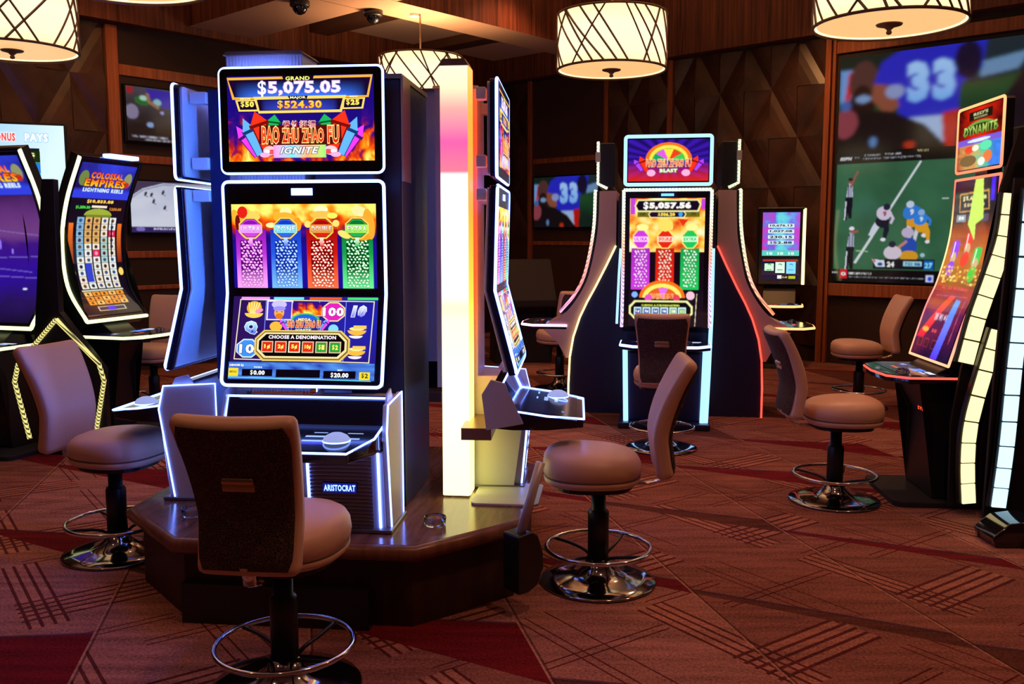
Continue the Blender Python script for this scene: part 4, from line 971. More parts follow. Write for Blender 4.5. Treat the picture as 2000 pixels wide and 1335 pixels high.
# ceiling camera domes
def dome(label, x, y, z):
    t = thing('security_camera', label, 'camera', (x, y, z), 0, 'black ceiling camera domes')
    obj('housing', lathe(NB(), [(0, 0), (.10, 0), (.10, -.05), (.09, -.06), (0, -.06)], 28), 'black', t, smooth=True)
    obj('dome', lathe(NB(), [(.075, -.06), (.072, -.09), (.05, -.12), (.02, -.135), (0, -.137)], 24), 'blackgloss', t, smooth=True)
dome('black camera dome under the beam crossing, right of the other dome', -1.47, 10.1, 3.90)
dome('black camera dome at the top edge, left of the other dome', -2.16, 9.7, 3.90)
t = tag(obj('smoke_detector', lathe(NB(), [(0, 0), (.05, 0), (.05, -.025), (.03, -.035), (0, -.035)], 20), 'palewhite'), 'small pale round detector on the beam underside', 'smoke detector'); t.location = (-1.05, 10.25, 3.90)

# ------------------------------------------------------------------ chairs (facing local +y)
def bpoint(s):
    """centre line of the backrest: s 0..1 -> (y, z)"""
    z = 0.498 + 0.492 * s
    return (-0.285 + 0.03 * math.sin(s * PI * .9) - 0.19 * max(0, s - .35) ** 1.25, z)
def make_chair():
    t = thing('slot_chair', '', 'chair', (0, 0, 0), 0, 'tan slot machine chairs')
    obj('base', lathe(NB(), [(0, 0.0), (0.247, 0.0), (0.255, 0.006), (0.25, 0.013), (0.19, 0.022), (0.13, 0.030), (0.09, 0.045), (0.062, 0.075), (0.05, 0.11), (0, 0.11)], 56), 'darkchrome', t, smooth=True)
    bm = NB(); lathe(bm, [(0.0, 0.09), (0.046, 0.09), (0.046, 0.315), (0.040, 0.325), (0.032, 0.33), (0.032, 0.45), (0, 0.45)], 28)
    obj('post', bm, 'black', t, smooth=True)
    bm = NB(); Rr = 0.2275
    tube(bm, [(Rr * math.cos(2 * PI * k / 48), Rr * math.sin(2 * PI * k / 48), .157) for k in range(48)], 0.0095, 10, True)
    fr = obj('footrest_ring', bm, 'chrome', t, smooth=True)
    for k in range(4):
        a = R(45 + 90 * k); bm = NB()
        pts = []
        for i in range(7):
            q = i / 6; rr = 0.04 + (Rr - 0.04) * q; z = 0.10 + 0.055 * q ** 0.5
            pts.append((rr * math.cos(a + .25 * q), rr * math.sin(a + .25 * q), z))
        tube(bm, pts, 0.0075, 6); obj('spoke', bm, 'black', fr, smooth=True)
    # seat cushion: domed, rounder at the front
    def plan(sc_, n=40):
        out = []
        for (x, y) in sup(n, 0.207 * sc_, 0.210 * sc_, 2.7):
            y2 = y + 0.03
            x *= (1.0 - 0.10 * max(0, -y / 0.215))
            out.append((x, y2))
        return out
    secs = []
    for (s_, z) in ((0.80, 0.428), (0.93, 0.430), (0.985, 0.440), (0.995, 0.456), (0.965, 0.464), (1.0, 0.474), (1.02, 0.500), (1.0, 0.525), (0.94, 0.546), (0.84, 0.560), (0.68, 0.571), (0.45, 0.578), (0.2, 0.581), (0.05, .5815)):
        secs.append([(x, y, z + 0.028 + (0.010 * (y / .2) if z > .5 else 0)) for x, y in plan(s_)])
    seat = obj('seat', loft(NB(), secs), 'vinyl', t, smooth=True)
    bm = NB(); tube(bm, [(x, y, 0.492) for x, y in plan(0.978)], 0.0045, 6, True); obj('piping', bm, 'vinyl_seam', seat, smooth=True)
    obj('seat_pan', prism(NB(), [(x * .8, y * .8) for x, y in plan(1, 24)], 0.433, 0.46, 'z'), 'black', t)
    # backrest
    def bsec(s, sw=1.0, st=1.0, n=28):
        y, z = bpoint(s); w_ = (0.158 + 0.030 * min(1, max(0, (s - .05) * 1.25)) - 0.010 * math.sin(s * PI)) * sw; th = (0.040 - .010 * max(0, s - .6) / .4) * st
        y1, z1 = bpoint(min(1, s + .02)); y0, z0 = bpoint(max(0, s - .02)); tv_ = Vector((0, y1 - y0, z1 - z0)).normalized(); nv = Vector((0, tv_.z, -tv_.y))
        return [Vector((px, y, z)) + nv * (py + 0.018 * (px / .19) ** 2) for px, py in sup(n, w_, th, 5)]
    ss = [(0.0, .80, .35), (0.005, .9, .62), (0.02, .97, .88), (0.05, 1, 1)] + [(k / 14, 1, 1) for k in range(1, 14)] + [(.955, 1, 1), (0.98, .975, .9), (0.995, .91, .62), (1.0, .82, .3)]
    back = obj('backrest', loft(NB(), [bsec(*q) for q in ss]), 'vinyl', t, smooth=True)
    # patterned fabric on the rear
    bm = NB(); rows = []
    for i in range(15):
        s = 0.035 + 0.945 * i / 14; y, z = bpoint(s); y1, z1 = bpoint(min(1, s + .02)); y0, z0 = bpoint(max(0, s - .02)); tv_ = Vector((0, y1 - y0, z1 - z0)).normalized(); nv = Vector((0, -tv_.z, tv_.y))
        w_ = (0.158 + 0.030 * min(1, max(0, (s - .05) * 1.25)) - 0.010 * math.sin(s * PI)) * 0.93
        if i in (0, 14): w_ *= .90
        if i in (1, 13): w_ *= .985
        rows.append([bm.verts.new(Vector((w_ * q, y, z)) + nv * (0.0475 - .010 * max(0, s - .6) / .4 - 0.018 * (w_ * q / .19) ** 2 - (.010 if abs(q) == 1 or i == 0 else (.006 if i == 14 else 0)))) for q in (-1, -.94, -.6, -.2, .2, .6, .94, 1)])
    for a, b in zip(rows[:-1], rows[1:]):
        for k in range(7): bm.faces.new((a[k], a[k + 1], b[k + 1], b[k]))
    obj('back_fabric', bm, 'fabric', t, smooth=True)
    y, z = bpoint(0.60)
    hnd = obj('pull_handle', box(NB(), -0.050, 0.050, y - 0.062, y - .040, z - 0.004, z + 0.020), 'brass', t, bevel=.008)
    obj('handle_recess', box(NB(), -0.05, 0.05, y - 0.050, y - .038, z - 0.026, z - 0.002), 'brass', hnd, bevel=.003)
    # bracket joining seat and backrest
    bm = NB(); tube(bm, [(0, -0.10, 0.443), (0, -0.22, 0.446), (0, -0.275, 0.465), (0, -0.29, 0.52)], 0.022, 8, flat=.45); obj('back_bracket', bm, 'chrome', t, smooth=True)
    return t
chair = make_chair()
chairs = [  # x, y, facing (degrees clockwise from straight away), label
    (-0.76, 2.95, 6, 'tan chair with dark patterned back facing the big central slot machine'),
    (-1.89, 4.29, 106, 'tan chair at the left side of the central machine bank, facing right'),
    (0.378, 3.92, -86, 'tan chair on the open carpet right of the central machine bank, facing left'),
    (1.855, 5.18, 91, 'tan chair at the right facing the red lit slot machine'),
    (1.077, 6.52, 11, 'chair seen from behind at the blue lit slot machine in the middle'),
    (3.10, 8.15, -88, 'tan chair under the video wall, behind the red lit machine deck'),
    (-3.10, 7.90, 188, 'pinkish chair behind the central bank beside the curved machine'),
    (0.48, 9.2, -25, 'dark chair far behind, left of the arched machine bank'),
]
for i, (x, y, a, lb) in enumerate(chairs):
    if i == 0: chair.location = (x, y, 0); chair.rotation_euler = (0, 0, R(-a)); chair['label'] = lb
    else: dup(chair, (x, y, 0), R(-a), lb)

# ------------------------------------------------------------------ the octagonal island with its four twin-screen machines
TH = R(-6); PC = Vector((-0.759, 4.287)); ISL = 0.3375; MZ = .001
t = thing('machine_island', 'dark wood octagonal island carrying the central bank of slot machines', 'platform', (PC.x, PC.y, 0), TH)
oct_ = [(.484, .846), (.86, .47), (.86, -.47), (.484, -.846), (-.484, -.846), (-.86, -.47), (-.86, .47), (-.484, .846)]
def scaled(k): return [(x * k, y * k) for x, y in oct_]
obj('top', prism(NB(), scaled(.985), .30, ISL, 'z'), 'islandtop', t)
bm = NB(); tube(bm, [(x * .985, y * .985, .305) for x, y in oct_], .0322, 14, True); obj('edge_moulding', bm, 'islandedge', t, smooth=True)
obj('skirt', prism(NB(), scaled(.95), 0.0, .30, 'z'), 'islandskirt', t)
obj('kick_recess', prism(NB(), [(-.45, -.86), (.30, -.86), (.30, -.70), (-.45, -.70)], 0.0, .16, 'z'), 'black', t)

def machine_twin():
    t = thing('slot_machine', '', 'slot machine', (0, 0, 0), 0, 'twin screen machines on the central island')
    # lower cabinet
    cab = obj('cabinet', prism(NB(), [(-.085, 0.0), (-.115, .33), (.02, .35), (.02, .52), (.15, .52), (.15, 0)], .02, .328, 'x'), 'pale', t)
    for s in (-1, 1):
        pl = [(-.055, 0.0), (-.115, .41), (-.09, .515), (.15, .53), (.155, 0.0)]
        xa, xb = ((.329, .348) if s > 0 else (.0, .019)); pl = pl if s > 0 else [(-.055, 0.0), (-.10, .335), (.02, .345), (.02, .53), (.15, .53), (.155, 0.0)]; sp = obj('side_panel', prism(NB(), pl, xa, xb, 'x'), 'palewhite', t, bevel=.003)
        bm = NB(); x = .349 if s > 0 else -.001
        if s > 0: tube(bm, [(x, p[0], p[1] + (.012 if i in (0, 4) else 0)) for i, p in enumerate(pl)], .0036, 6); obj('light_strip', bm, 'led', sp)
        else: bm.free()
    bm = NB()
    fz = [(.02 + k * .0155) for k in range(19)]
    for z in fz:
        y = -.087 - .03 * z / .33
        prism(bm, [(y + .004, z), (y - .005, z + .003), (y - .005, z + .010), (y + .004, z + .013)], .035, .285, 'x')
    obj('ribbed_front', bm, 'greymetal', t)
    bd = obj('badge', box(NB(), .085, .225, -.114, -.096, .165, .207), 'blackgloss', t)
    A = Art(0, 0, 300, 100, '10188a'); A.text('ARISTOCRAT', 150, 52, 280, 66, 'd0ffff', .03, '3a70ff', .04)
    A.build('badge_lettering', bd, flatmap(.087, .223, .167, .205, -.1145))
    for x in (.026, .312):
        bm = NB(); tube(bm, [(x, -.090, .02), (x, -.120, .33)], .005, 6); obj('light_strip', bm, 'led', t)
    obj('foot_plate', box(NB(), -.005, .36, -.105, .17, 0, .016), 'greymetal', t, bevel=.004)
    # button deck: short steep display, then flat glass with chamfered front corners
    deck = thing_part('button_deck', t)
    top_ = [(-.335, -.02), (.335, -.02), (.335, -.22), (.27, -.345), (-.27, -.345), (-.335, -.22)]
    def dz(y): return .532 + (y + .02) * 2.1 if y > -.07 else .427 + (y + .07) * .14
    bm = NB()
    up = [(-.02, .532), (-.07, .427), (-.375, .3845), (-.375, .348), (-.07, .345), (.019, .352), (.019, .532)]
    prism(bm, up, -.326, .326, 'x')
    for sx in (-1, 1): bmesh.ops.bisect_plane(bm, geom=bm.verts[:] + bm.edges[:] + bm.faces[:], plane_co=(sx * .326, -.22, 0), plane_no=(sx * .155, -.064, 0), clear_outer=True)
    bmesh.ops.holes_fill(bm, edges=bm.edges[:], sides=0)
    obj('deck_body', bm, 'blackgloss', deck, bevel=.002)
    bm = NB()
    line_ = [(.325, -.022), (.325, -.072), (.326, -.22), (.262, -.378), (-.262, -.378), (-.326, -.22), (-.325, -.072), (-.325, -.022)]
    tube(bm, [(x, y, dz(y) + .002) for x, y in line_], .0045, 8, True); obj('deck_light_strip', bm, 'led', deck)
    A = Art(0, 0, 640, 300, '020208')
    A.rect(0, 0, 640, 300, '020208'); A.line([(320, 10), (320, 270)], 3, '202030')
    for (x, y, w_, h_) in ((420, 92, 54, 9), (420, 138, 96, 20), (420, 190, 96, 16), (555, 95, 60, 9), (560, 160, 50, 16)): A.rect(x - w_ / 2, y - h_ / 2, x + w_ / 2, y + h_ / 2, '9ab8ff')
    A.rect(380, 205, 460, 236, '2818b0'); A.rect(60, 60, 250, 200, '0a0a20'); A.text('BET', 155, 230, 40, 12, '8090d0', .02)
    A.build('deck_display', deck, lambda u, v, h: Vector((-.325 + .65 * u, -.078 - .27 * (1 - v), dz(-.078 - .27 * (1 - v)) + .0012 + h)), cuts=0)
    obj('spin_button', lathe(NB(), [(.052, 0), (.050, .010), (.040, .022), (.022, .031), (0, .034)], 28, (.19, -.255, .405)), 'button', deck, smooth=True)
    bm = NB(); tube(bm, [(.19 + .05 * math.cos(k * PI / 14), -.255 + .05 * math.sin(k * PI / 14), .407) for k in range(28)], .003, 6, True); obj('button_ring', bm, 'led', deck)
    for s in (-1, 1):
        obj('deck_cheek', prism(NB(), [(.06, .50), (.02, .565), (-.04, .55), (-.085, .44), (-.12, .375), (.04, .345)], s * .3275, s * .336, 'x'), 'pale', deck, bevel=.002)
    obj('deck_shelf', box(NB(), -.327, .0, .02, .15, .30, .352), 'bronze', deck)
    # monitors
    def frame(name, path, w_, cm_, y0, par):
        bm = NB(); tube(bm, path, .0068, 8, True); return obj(name, bm, cm_, par)
    hw = .3255
    um = thing_part('upper_monitor', t)
    Z = lambda a: a - ISL
    bm = NB(); prism(bm, rrect(-hw, hw, Z(1.756), Z(2.158), .022), -.012, .022, 'y'); obj('bezel', bm, 'bezel', um, bevel=.003)
    bm = NB(); prism(bm, rrect(-hw + .01, hw - .01, Z(1.766), Z(2.148), .02), .0225, .034, 'y'); obj('rear_shell', bm, 'palewhite', um, bevel=.004)
    frame('light_frame', [(x, -.006, z) for x, z in rrect(-hw, hw, Z(1.756), Z(2.158), .022)], 0, 'led', 0, um)
    art_upper().build('screen', um, flatmap(-.293, .293, Z(1.800), Z(2.127), -.0135))
    lm = thing_part('lower_monitor', t)
    zt, zf, zb = Z(1.721), Z(1.28), Z(.921); fw = .09
    prof = [(-.012, zt), (-.002, zf), (-fw - .002, zb)]
    bm = NB(); prism(bm, [(-.012, zt), (0, zf), (-fw, zb), (-fw + .035, zb - .005), (.036, zf), (.022, zt)], -hw, hw, 'x'); obj('bezel', bm, 'bezel', lm, bevel=.006)
    bm = NB(); prism(bm, [(.023, zt - .01), (.037, zf), (-fw + .037, zb + .01), (-fw + .05, zb + .012), (.05, zf), (.036, zt - .01)], -hw + .01, hw - .01, 'x'); obj('rear_shell', bm, 'palewhite', lm, bevel=.004)
    r = .022; P = []
    def arc(cx, cz, a0, yy):
        for k in range(5):
            a = R(a0 + 90 * k / 4); P.append((cx + r * math.cos(a), yy, cz + r * math.sin(a)))
    arc(hw - r, zt - r, 0, -.009); arc(-hw + r, zt - r, 90, -.009); P.append((-hw, .002, zf)); arc(-hw + r, zb + r, 180, -fw + .003); arc(hw - r, zb + r, 270, -fw + .003); P.append((hw, .002, zf))
    frame('light_frame', P, 0, 'led', 0, lm)
    art_four().build('upper_screen', lm, lambda u, v, h: Vector((-.293 + .586 * u, -.0135 + .0105 * (1 - (Z(1.303) + .331 * v - zf) / (zt - zf)) - h, Z(1.303) + .331 * v)))
    art_reels().build('lower_screen', lm, lambda u, v, h: Vector((-.296 + .592 * u, -.0035 - fw * (.985 - (.06 + .91 * v)) - h, zb + (zf - zb) * (.06 + .91 * v))))
    obj('maker_light', box(NB(), -.045, .04, -.014, -.0095, Z(1.668), Z(1.695)), 'led', lm)
    # ribbed back column, off to the player's left
    bc = thing_part('back_column', t)
    bm = NB(); box(bm, -.335, -.02, .085, .27, .535, Z(2.225)); 
    for k in range(24): box(bm, -.332 + k * .0132, -.327 + k * .0132, .081, .086, .53, Z(2.22))
    obj('ribbed_shell', bm, 'pale', bc)
    obj('cap', prism(NB(), [(-.345, Z(2.226)), (-.33, Z(2.24)), (-.025, Z(2.24)), (-.01, Z(2.226))], .075, .28, 'y'), 'bronze', bc)
    for z in (Z(1.66), Z(1.80), Z(2.08)):
        obj('mounting_bracket', box(NB(), -.27, -.21, .045, .086, z, z + .05), 'palewhite', t, bevel=.004); obj('mounting_bracket', box(NB(), .21, .27, .045, .12, z, z + .05), 'palewhite', t, bevel=.004)
    obj('rear_spine', box(NB(), .012, .25, .12, .24, .535, Z(2.14)), 'navy', t)
    bm = NB(); tube(bm, [(-.345, .20, .60), (-.345, .20, 1.80)], .008, 6); obj('rear_fill_strip', bm, 'fillrear', t)  # unseen strip added to throw blue onto the left machine's shell
    bm = NB(); tube(bm, [(-.30, .066, Z(2.13)), (-.06, .066, Z(2.13))], .006, 6); obj('rear_fill_strip', bm, 'fillblue', t)  # unseen tube added behind the monitor to light the column top
    return t
def thing_part(name, parent):
    o = bpy.data.objects.new(name, None); COL.objects.link(o); o.parent = parent; o.empty_display_size = .05; return o
mt_ = machine_twin()
RR = .716
def podpos(rz):
    look = Vector((-math.sin(rz), math.cos(rz))); p = PC - look * RR; return (p.x, p.y, ISL + MZ)
pa = podpos(R(-6)); mt_.location = (pa[0] + .012, pa[1] + .10, ISL + MZ); mt_.rotation_euler = (0, 0, R(-6)); mt_['label'] = 'big central slot machine facing the viewer with four coloured firecracker columns'
pb = podpos(R(-96)); mB = dup(mt_, (pb[0] + .055, pb[1], ISL + MZ), R(-96), 'slot machine on the left side of the island seen from behind, shell lit blue')
mC = dup(mt_, podpos(R(84)), R(86), 'slot machine on the right side of the island seen edge on, yellow lit side')
mD = dup(mt_, podpos(R(174)), R(174), 'slot machine on the rear of the island, mostly hidden')
for ch in mC.children:
    if ch.name.startswith('back_column'): ch.location = (.335, .03, -.06)
for mm in (mC, mD):
    for ch in list(mm.children):
        if ch.name.startswith('rear_fill_strip'): bpy.data.objects.remove(ch)

# glowing corner column between the front and right machines
t = thing('light_column', 'tall glowing column with pink and white front at the island corner', 'light column', (-.245, 4.13, ISL), R(-6))
zc = 1.90
obj('core', box(NB(), -.058, .058, -.058, .058, .004, zc), 'palewhite', t)
obj('front_panel', box(NB(), -.060, .060, -.066, -.059, .01, zc), 'column_front', t)
obj('side_panel', box(NB(), .059, .065, -.06, .058, .01, zc), 'column_side', t)
obj('cap', prism(NB(), [(-.066, zc), (-.05, zc + .03), (.05, zc + .03), (.066, zc)], -.068, .06, 'y'), 'bronze', t, bevel=.003)
# dark core tower of the bank
t = thing('core_tower', 'dark tower in the middle of the island behind the central machine', 'cabinet', (PC.x, PC.y, ISL), TH)
obj('body', box(NB(), .10, .335, -.34, .20, .0, 1.82), 'navy', t, bevel=.006)
obj('edge_trim', box(NB(), .3355, .345, -.345, -.20, 1.40, 1.83), 'bronze', t)
obj('top_cap', box(NB(), .095, .34, -.345, .205, 1.821, 1.84), 'bronze', t)
t = tag(obj('floor_plate', prism(NB(), rrect(-.10, .20, -.09, .26, .03), 0, .010, 'z'), 'palewhite', None, bevel=.003), 'pale flat plate under the right hand machine of the island', 'plate')
t.location = (-.075, 4.02, ISL + .0005); t.rotation_euler = (0, 0, TH)
# key hatch on the right machine's side
# ashtrays
def ashtray(x, y, label):
    o = obj('ashtray', lathe(NB(), [(0, 0), (.040, 0), (.044, .004), (.047, .035), (.043, .036), (.040, .010), (0, .008)], 28), 'glass', None, smooth=True)
    o.location = (x, y, ISL + .001); tag(o, label, 'ashtray', 'clear glass ashtrays')
ashtray(-.315, 3.66, 'clear glass ashtray on the island right of the central machine')
ashtray(-1.345, 3.78, 'clear glass ashtray on the island left of the front chair')
# leg shield with tall rod at the island's right corner
t = thing('leg_shield', 'black curved foot shield with purple lit rod at the island corner', 'foot shield', (.050, 3.580, 0), R(39))
bm = NB(); tube(bm, [(-.03, -.01, .33), (.045, -.045, .62)], .019, 10); obj('rod', bm, 'pale', t, smooth=True)
obj('shield', prism(NB(), [(-.07, .10), (-.07, .34), (0.0, .345), (.03, .33), (.055, .26), (.06, .18), (.03, .12), (-.02, .10)], -.05, .05, 'y'), 'black', t, bevel=.01)

# ------------------------------------------------------------------ curved single-screen machines
def smooth_prof(prof, n=24):
    """Catmull-Rom through (p, z)"""
    P = [Vector(p) for p in prof]; P = [2 * P[0] - P[1]] + P + [2 * P[-1] - P[-2]]; out = []
    seg = len(P) - 3
    for i in range(n + 1):
        t = i / n * seg; k = min(int(t), seg - 1); f = t - k; a, b, c, d = P[k:k + 4]
        q = 0.5 * ((2 * b) + (c - a) * f + (2 * a - 5 * b + 4 * c - d) * f * f + (3 * b - a - 3 * c + d) * f ** 3)
        out.append((q.x, q.y))
    return out
def profmap(sp, x0, x1, off=.004, a=0.02, b=0.98):
    """(u, v) on the curved front; v=1 at the top"""
    L_ = [0]
    for p, q in zip(sp[:-1], sp[1:]): L_.append(L_[-1] + math.hypot(q[0] - p[0], q[1] - p[1]))
    T = L_[-1]
    def f(u, v, h):
        s = (a + (b - a) * (1 - v)) * T; k = 0
        while k < len(L_) - 2 and L_[k + 1] < s: k += 1
        g = (s - L_[k]) / (L_[k + 1] - L_[k]); p, q = sp[k], sp[k + 1]
        tx, tz = q[0] - p[0], q[1] - p[1]; l = math.hypot(tx, tz); tx /= l; tz /= l
        nx, nz = -tz, tx
        px, pz = p[0] + (q[0] - p[0]) * g, p[1] + (q[1] - p[1]) * g
        return Vector((x0 + (x1 - x0) * u, -(px + nx * (off + h)), pz + nz * (off + h)))
    return f
def offset_prof(sp, d):
    out = []
    for i, (p, z) in enumerate(sp):
        a = sp[max(0, i - 1)]; b = sp[min(len(sp) - 1, i + 1)]; tx, tz = b[0] - a[0], b[1] - a[1]; l = math.hypot(tx, tz)
        out.append((p + tz / l * d, z - tx / l * d))       # behind the screen
    return out
def curved_machine(label, loc, rz, W, prof, deck, art, leds, body='black', th=.10, group=None, sign=None, base=True, a=.03, b=.97, led_r=.010, low=None, bezel=.035, ped=.72):
    t = thing('slot_machine', label, 'slot machine', loc, rz, group)
    sp = smooth_prof(prof); bk = offset_prof(sp, th)
    hw = W / 2
    bm = NB(); prism(bm, [(-p, z) for p, z in offset_prof(sp, .006)] + [(-p, z) for p, z in bk[::-1]], -hw + .004, hw - .004, 'x')
    obj('screen_housing', bm, body, t)
    obj('bezel', _ribbon(sp, -hw + .006, hw - .006, .0), 'bezel', t)
    if art is not None:
        art.build('screen', t, profmap(sp, -hw + bezel, hw - bezel, .006, a, b), cuts=36)
    for s, m in ((-1, leds[0]), (1, leds[1])):
        bm = NB(); tube(bm, [(s * hw, -p, z) for p, z in sp], led_r, 8); obj('side_light', bm, m, t)
    bm = NB(); tube(bm, [(-hw, -sp[0][0], sp[0][1]), (hw, -sp[0][0], sp[0][1])], led_r, 8); obj('top_light', bm, leds[2], t)
    if leds[3]:
        bm = NB(); tube(bm, [(-hw, -sp[-1][0], sp[-1][1]), (hw, -sp[-1][0], sp[-1][1])], led_r, 8); obj('bottom_light', bm, leds[3], t)
    # deck
    if deck:
        pe, zd, mled = deck; p0 = sp[-1][0]
        dk = thing_part('button_deck', t)
        out = [(-hw, -p0 + .06), (-hw, -pe + .12), (-hw + .10, -pe + .02), (0, -pe), (hw - .10, -pe + .02), (hw, -pe + .12), (hw, -p0 + .06)]
        obj('deck_body', prism(NB(), out, zd - .045, zd, 'z'), 'blackgloss', dk, bevel=.006)
        bm = NB(); tube(bm, [(x, y, zd - .012) for x, y in out], led_r * .8, 8); obj('deck_light_strip', bm, mled, dk)
        A = Art(0, 0, 400, 200, '050410'); A.rect(210, 60, 290, 110, '5a8aff'); A.rect(305, 55, 380, 80, 'd8e8ff'); A.rect(305, 90, 370, 105, 'a8c0ff'); A.rect(30, 50, 120, 120, '10103a'); A.text('BET', 75, 85, 40, 20, 'c0d0ff', .03)
        A.text('$1.00', 150, 150, 70, 18, 'ff6040', .04)
        A.build('deck_display', dk, lambda u, v, h: Vector((-hw * .9 + 1.8 * hw * u, -p0 + .03 - (pe - p0 - .06) * (1 - v), zd + .0015 + h)))
        obj('spin_button', lathe(NB(), [(.04, 0), (.038, .01), (.028, .02), (0, .026)], 20, (hw * .5, -(p0 + pe) / 2 - .03, zd + .001)), 'glass', dk, smooth=True)
    if low == 'pedestal':
        pz = deck[1] - .045
        obj('pedestal', prism(NB(), [(-prof[-1][0] - .12, pz), (-prof[-1][0] - .02, pz - .22), (-prof[-1][0] - .02, .03), (.24, .03), (.24, pz), (.10, prof[-2][1]), (-bk[-1][0], sp[-1][1])], -hw * ped, hw * ped, 'x'), body, t, bevel=.008)
        obj('spine', prism(NB(), [(.23, .03), (.26, 1.0), (.20, 1.7)] + [(-q[0] + .004, q[1]) for q in bk[2:23]] + [(.05, .6)], -hw * .5, hw * .5, 'x'), body, t)
        obj('base_plate', prism(NB(), rrect(-hw, hw, -prof[-1][0] - .25, .26, .06), 0.0, .03, 'z'), 'mat', t, bevel=.006)
    if sign:
        z0, z1, w2, sart, sled, py, g = sign
        sg = thing_part('topper_sign', t)
        obj('sign_housing', prism(NB(), rrect(-w2, w2, z0, z1, .02), -py - .0, -py + .05, 'y'), 'blackgloss', sg)
        bm = NB(); tube(bm, [(x, -py - .002, z) for x, z in rrect(-w2, w2, z0, z1, .02)], g, 8, True); obj('sign_light_frame', bm, sled, sg)
        sart.build('sign_screen', sg, flatmap(-w2 + g * 1.6, w2 - g * 1.6, z0 + g * 1.8, z1 - g * 1.8, -py - .004))
        obj('sign_post', box(NB(), -.08, .08, -py + .02, -py + .10, sp[0][1] - .15, z0 + .12), 'black', sg)
    return t
def _ribbon(sp, x0, x1, off):
    bm = NB(); A = [bm.verts.new((x0, -p, z)) for p, z in sp]; B = [bm.verts.new((x1, -p, z)) for p, z in sp]
    for k in range(len(sp) - 1): bm.faces.new((A[k], B[k], B[k + 1], A[k + 1]))
    return bm

# left bank: E (near the frame's edge) and F
EP = [(.20, 2.10), (.06, 1.78), (.0, 1.48), (.03, 1.14), (.19, .88)]
mF = curved_machine('tall curved slot machine with red and gold empire title, left of the central bank', (-3.25, 7.22, 0), R(72.5), .66, EP, (.62, .78, 'beadyellow'), art_empires().soften(190, 420, .7), ('beadyellow', 'black', 'blackgloss', 'beadyellow'), th=.09, group='curved machines on the left', low='pedestal', led_r=.014, ped=.40)
mE = curved_machine('curved slot machine with purple screen cut by the left edge of the photo', (-3.59, 6.62, 0), R(-17.5), .68, EP, (.58, .78, 'beadyellow'), art_empires(purple=True).soften(150, 300, 1.0), ('beadyellow', 'beadyellow', 'blackgloss', 'beadyellow'), th=.09, group='curved machines on the left', low='pedestal', led_r=.014, ped=.40)
obj('top_lamp', box(NB(), -.10, .22, -.27, -.20, 2.105, 2.135), 'led', mF, bevel=.005)
t = thing('corner_filler', 'black corner filler with ticked yellow light lines between the curved machines', 'filler panel', (-3.13, 6.33, 0), R(4))
obj('panel', prism(NB(), [(-.16, 0), (.30, 0), (.30, .6), (.02, 1.0), (.03, 1.9), (-.05, 1.9), (-.02, 1.0), (-.16, .78)], -.02, .06, 'y'), 'black', t, bevel=.004)
for s in (-1, 1):
    bm = NB(); tube(bm, [(0, -.03, .95), (s * .27, -.03, .64), (s * .30, -.03, .52), (s * .22, -.03, .12)], .016, 6); obj('light_line', bm, 'tickyellow', t)

# G: machine with pale blue sign behind
t = thing('slot_machine', 'slot machine with wide pale blue framed topper behind the left machines', 'slot machine', (-4.72, 8.55, 0), R(20))
obj('cabinet', box(NB(), -.38, .38, .05, .60, 0, 1.9), 'black', t, bevel=.02)
obj('topper_housing', prism(NB(), rrect(-.62, .60, 1.35, 2.56, .02), 0, .10, 'y'), 'black', t)
A = Art(0, 0, 610, 605, '70b8f0'); A.raster(0, 0, 610, 605, 10, 10, lambda a, b: mixl(lin('60b0f0'), lin('d8f0f8'), a * 1.1 - .1 + b * .4))
for k, (x, c, s_) in enumerate(((60, 'ffffff', 'LUCKY'), (210, 'f04848', 'SWEET'), (330, 'f05050', 'BONUS'), (470, 'ffffff', 'PAYS'))): A.text(s_, x + 20, 60, 100, 40, c, .05, 'ffffff' if c != 'ffffff' else '90c8f0', .06)
A.rect(20, 110, 500, 605, '101820')
A.build('topper_screen', t, flatmap(-.60, .58, 1.37, 2.54, -.002))
art_green().build('screen', t, flatmap(-.54, .37, 1.37, 2.30, -.006))

# D and its two wings: arched bank in the middle
DR = R(-9)
DL = Vector((1.235, 7.40))
mDD = curved_machine('blue lit slot machine facing the viewer in the arched bank', (DL.x, DL.y, 0), DR, .69, [(.0, 1.885), (.0, 1.55), (.01, 1.2), (.06, .95), (.12, .80)], (.46, .69, 'led'), art_d_main().soften(190, 280, .75), ('dled', 'dled', 'dled', None), th=.12, sign=(1.925, 2.30, .335, art_d_sign().soften(200, 120, .8), 'ledpale', .02, .014), led_r=.013, a=.06, b=.995, bezel=.05)
obj('maker_light', box(NB(), -.05, .05, -.010, -.004, 1.835, 1.855), 'ledblue', mDD)
obj('lower_cabinet', prism(NB(), [(-.12, .64), (-.20, .60), (-.14, .05), (.30, .05), (.30, .64)], -.28, .28, 'x'), 'navy', mDD, bevel=.01)
for s in (-1, 1):
    bm = NB(); tube(bm, [(s * .31, -.24, .64), (s * .30, -.17, .05)], .020, 8); obj('leg_light', bm, 'ledpale', mDD)
bm = NB(); tube(bm, [(.365, .03, 1.42), (.36, -.06, .9), (.345, -.14, .45), (.33, -.17, .03)], .016, 8); obj('long_side_light', bm, 'ledpale', mDD)
bm = NB(); tube(bm, [(-.365, .0, 1.42), (-.375, -.02, 1.2), (-.385, -.08, .82)], .010, 8); obj('long_side_light', bm, 'ledpale', mDD)
obj('shoulder', box(NB(), -.32, .32, .02, .32, .64, 1.88), 'navy', mDD)
obj('base_plate', box(NB(), -.36, .36, -.26, .34, 0, .05), 'navy', mDD, bevel=.01)
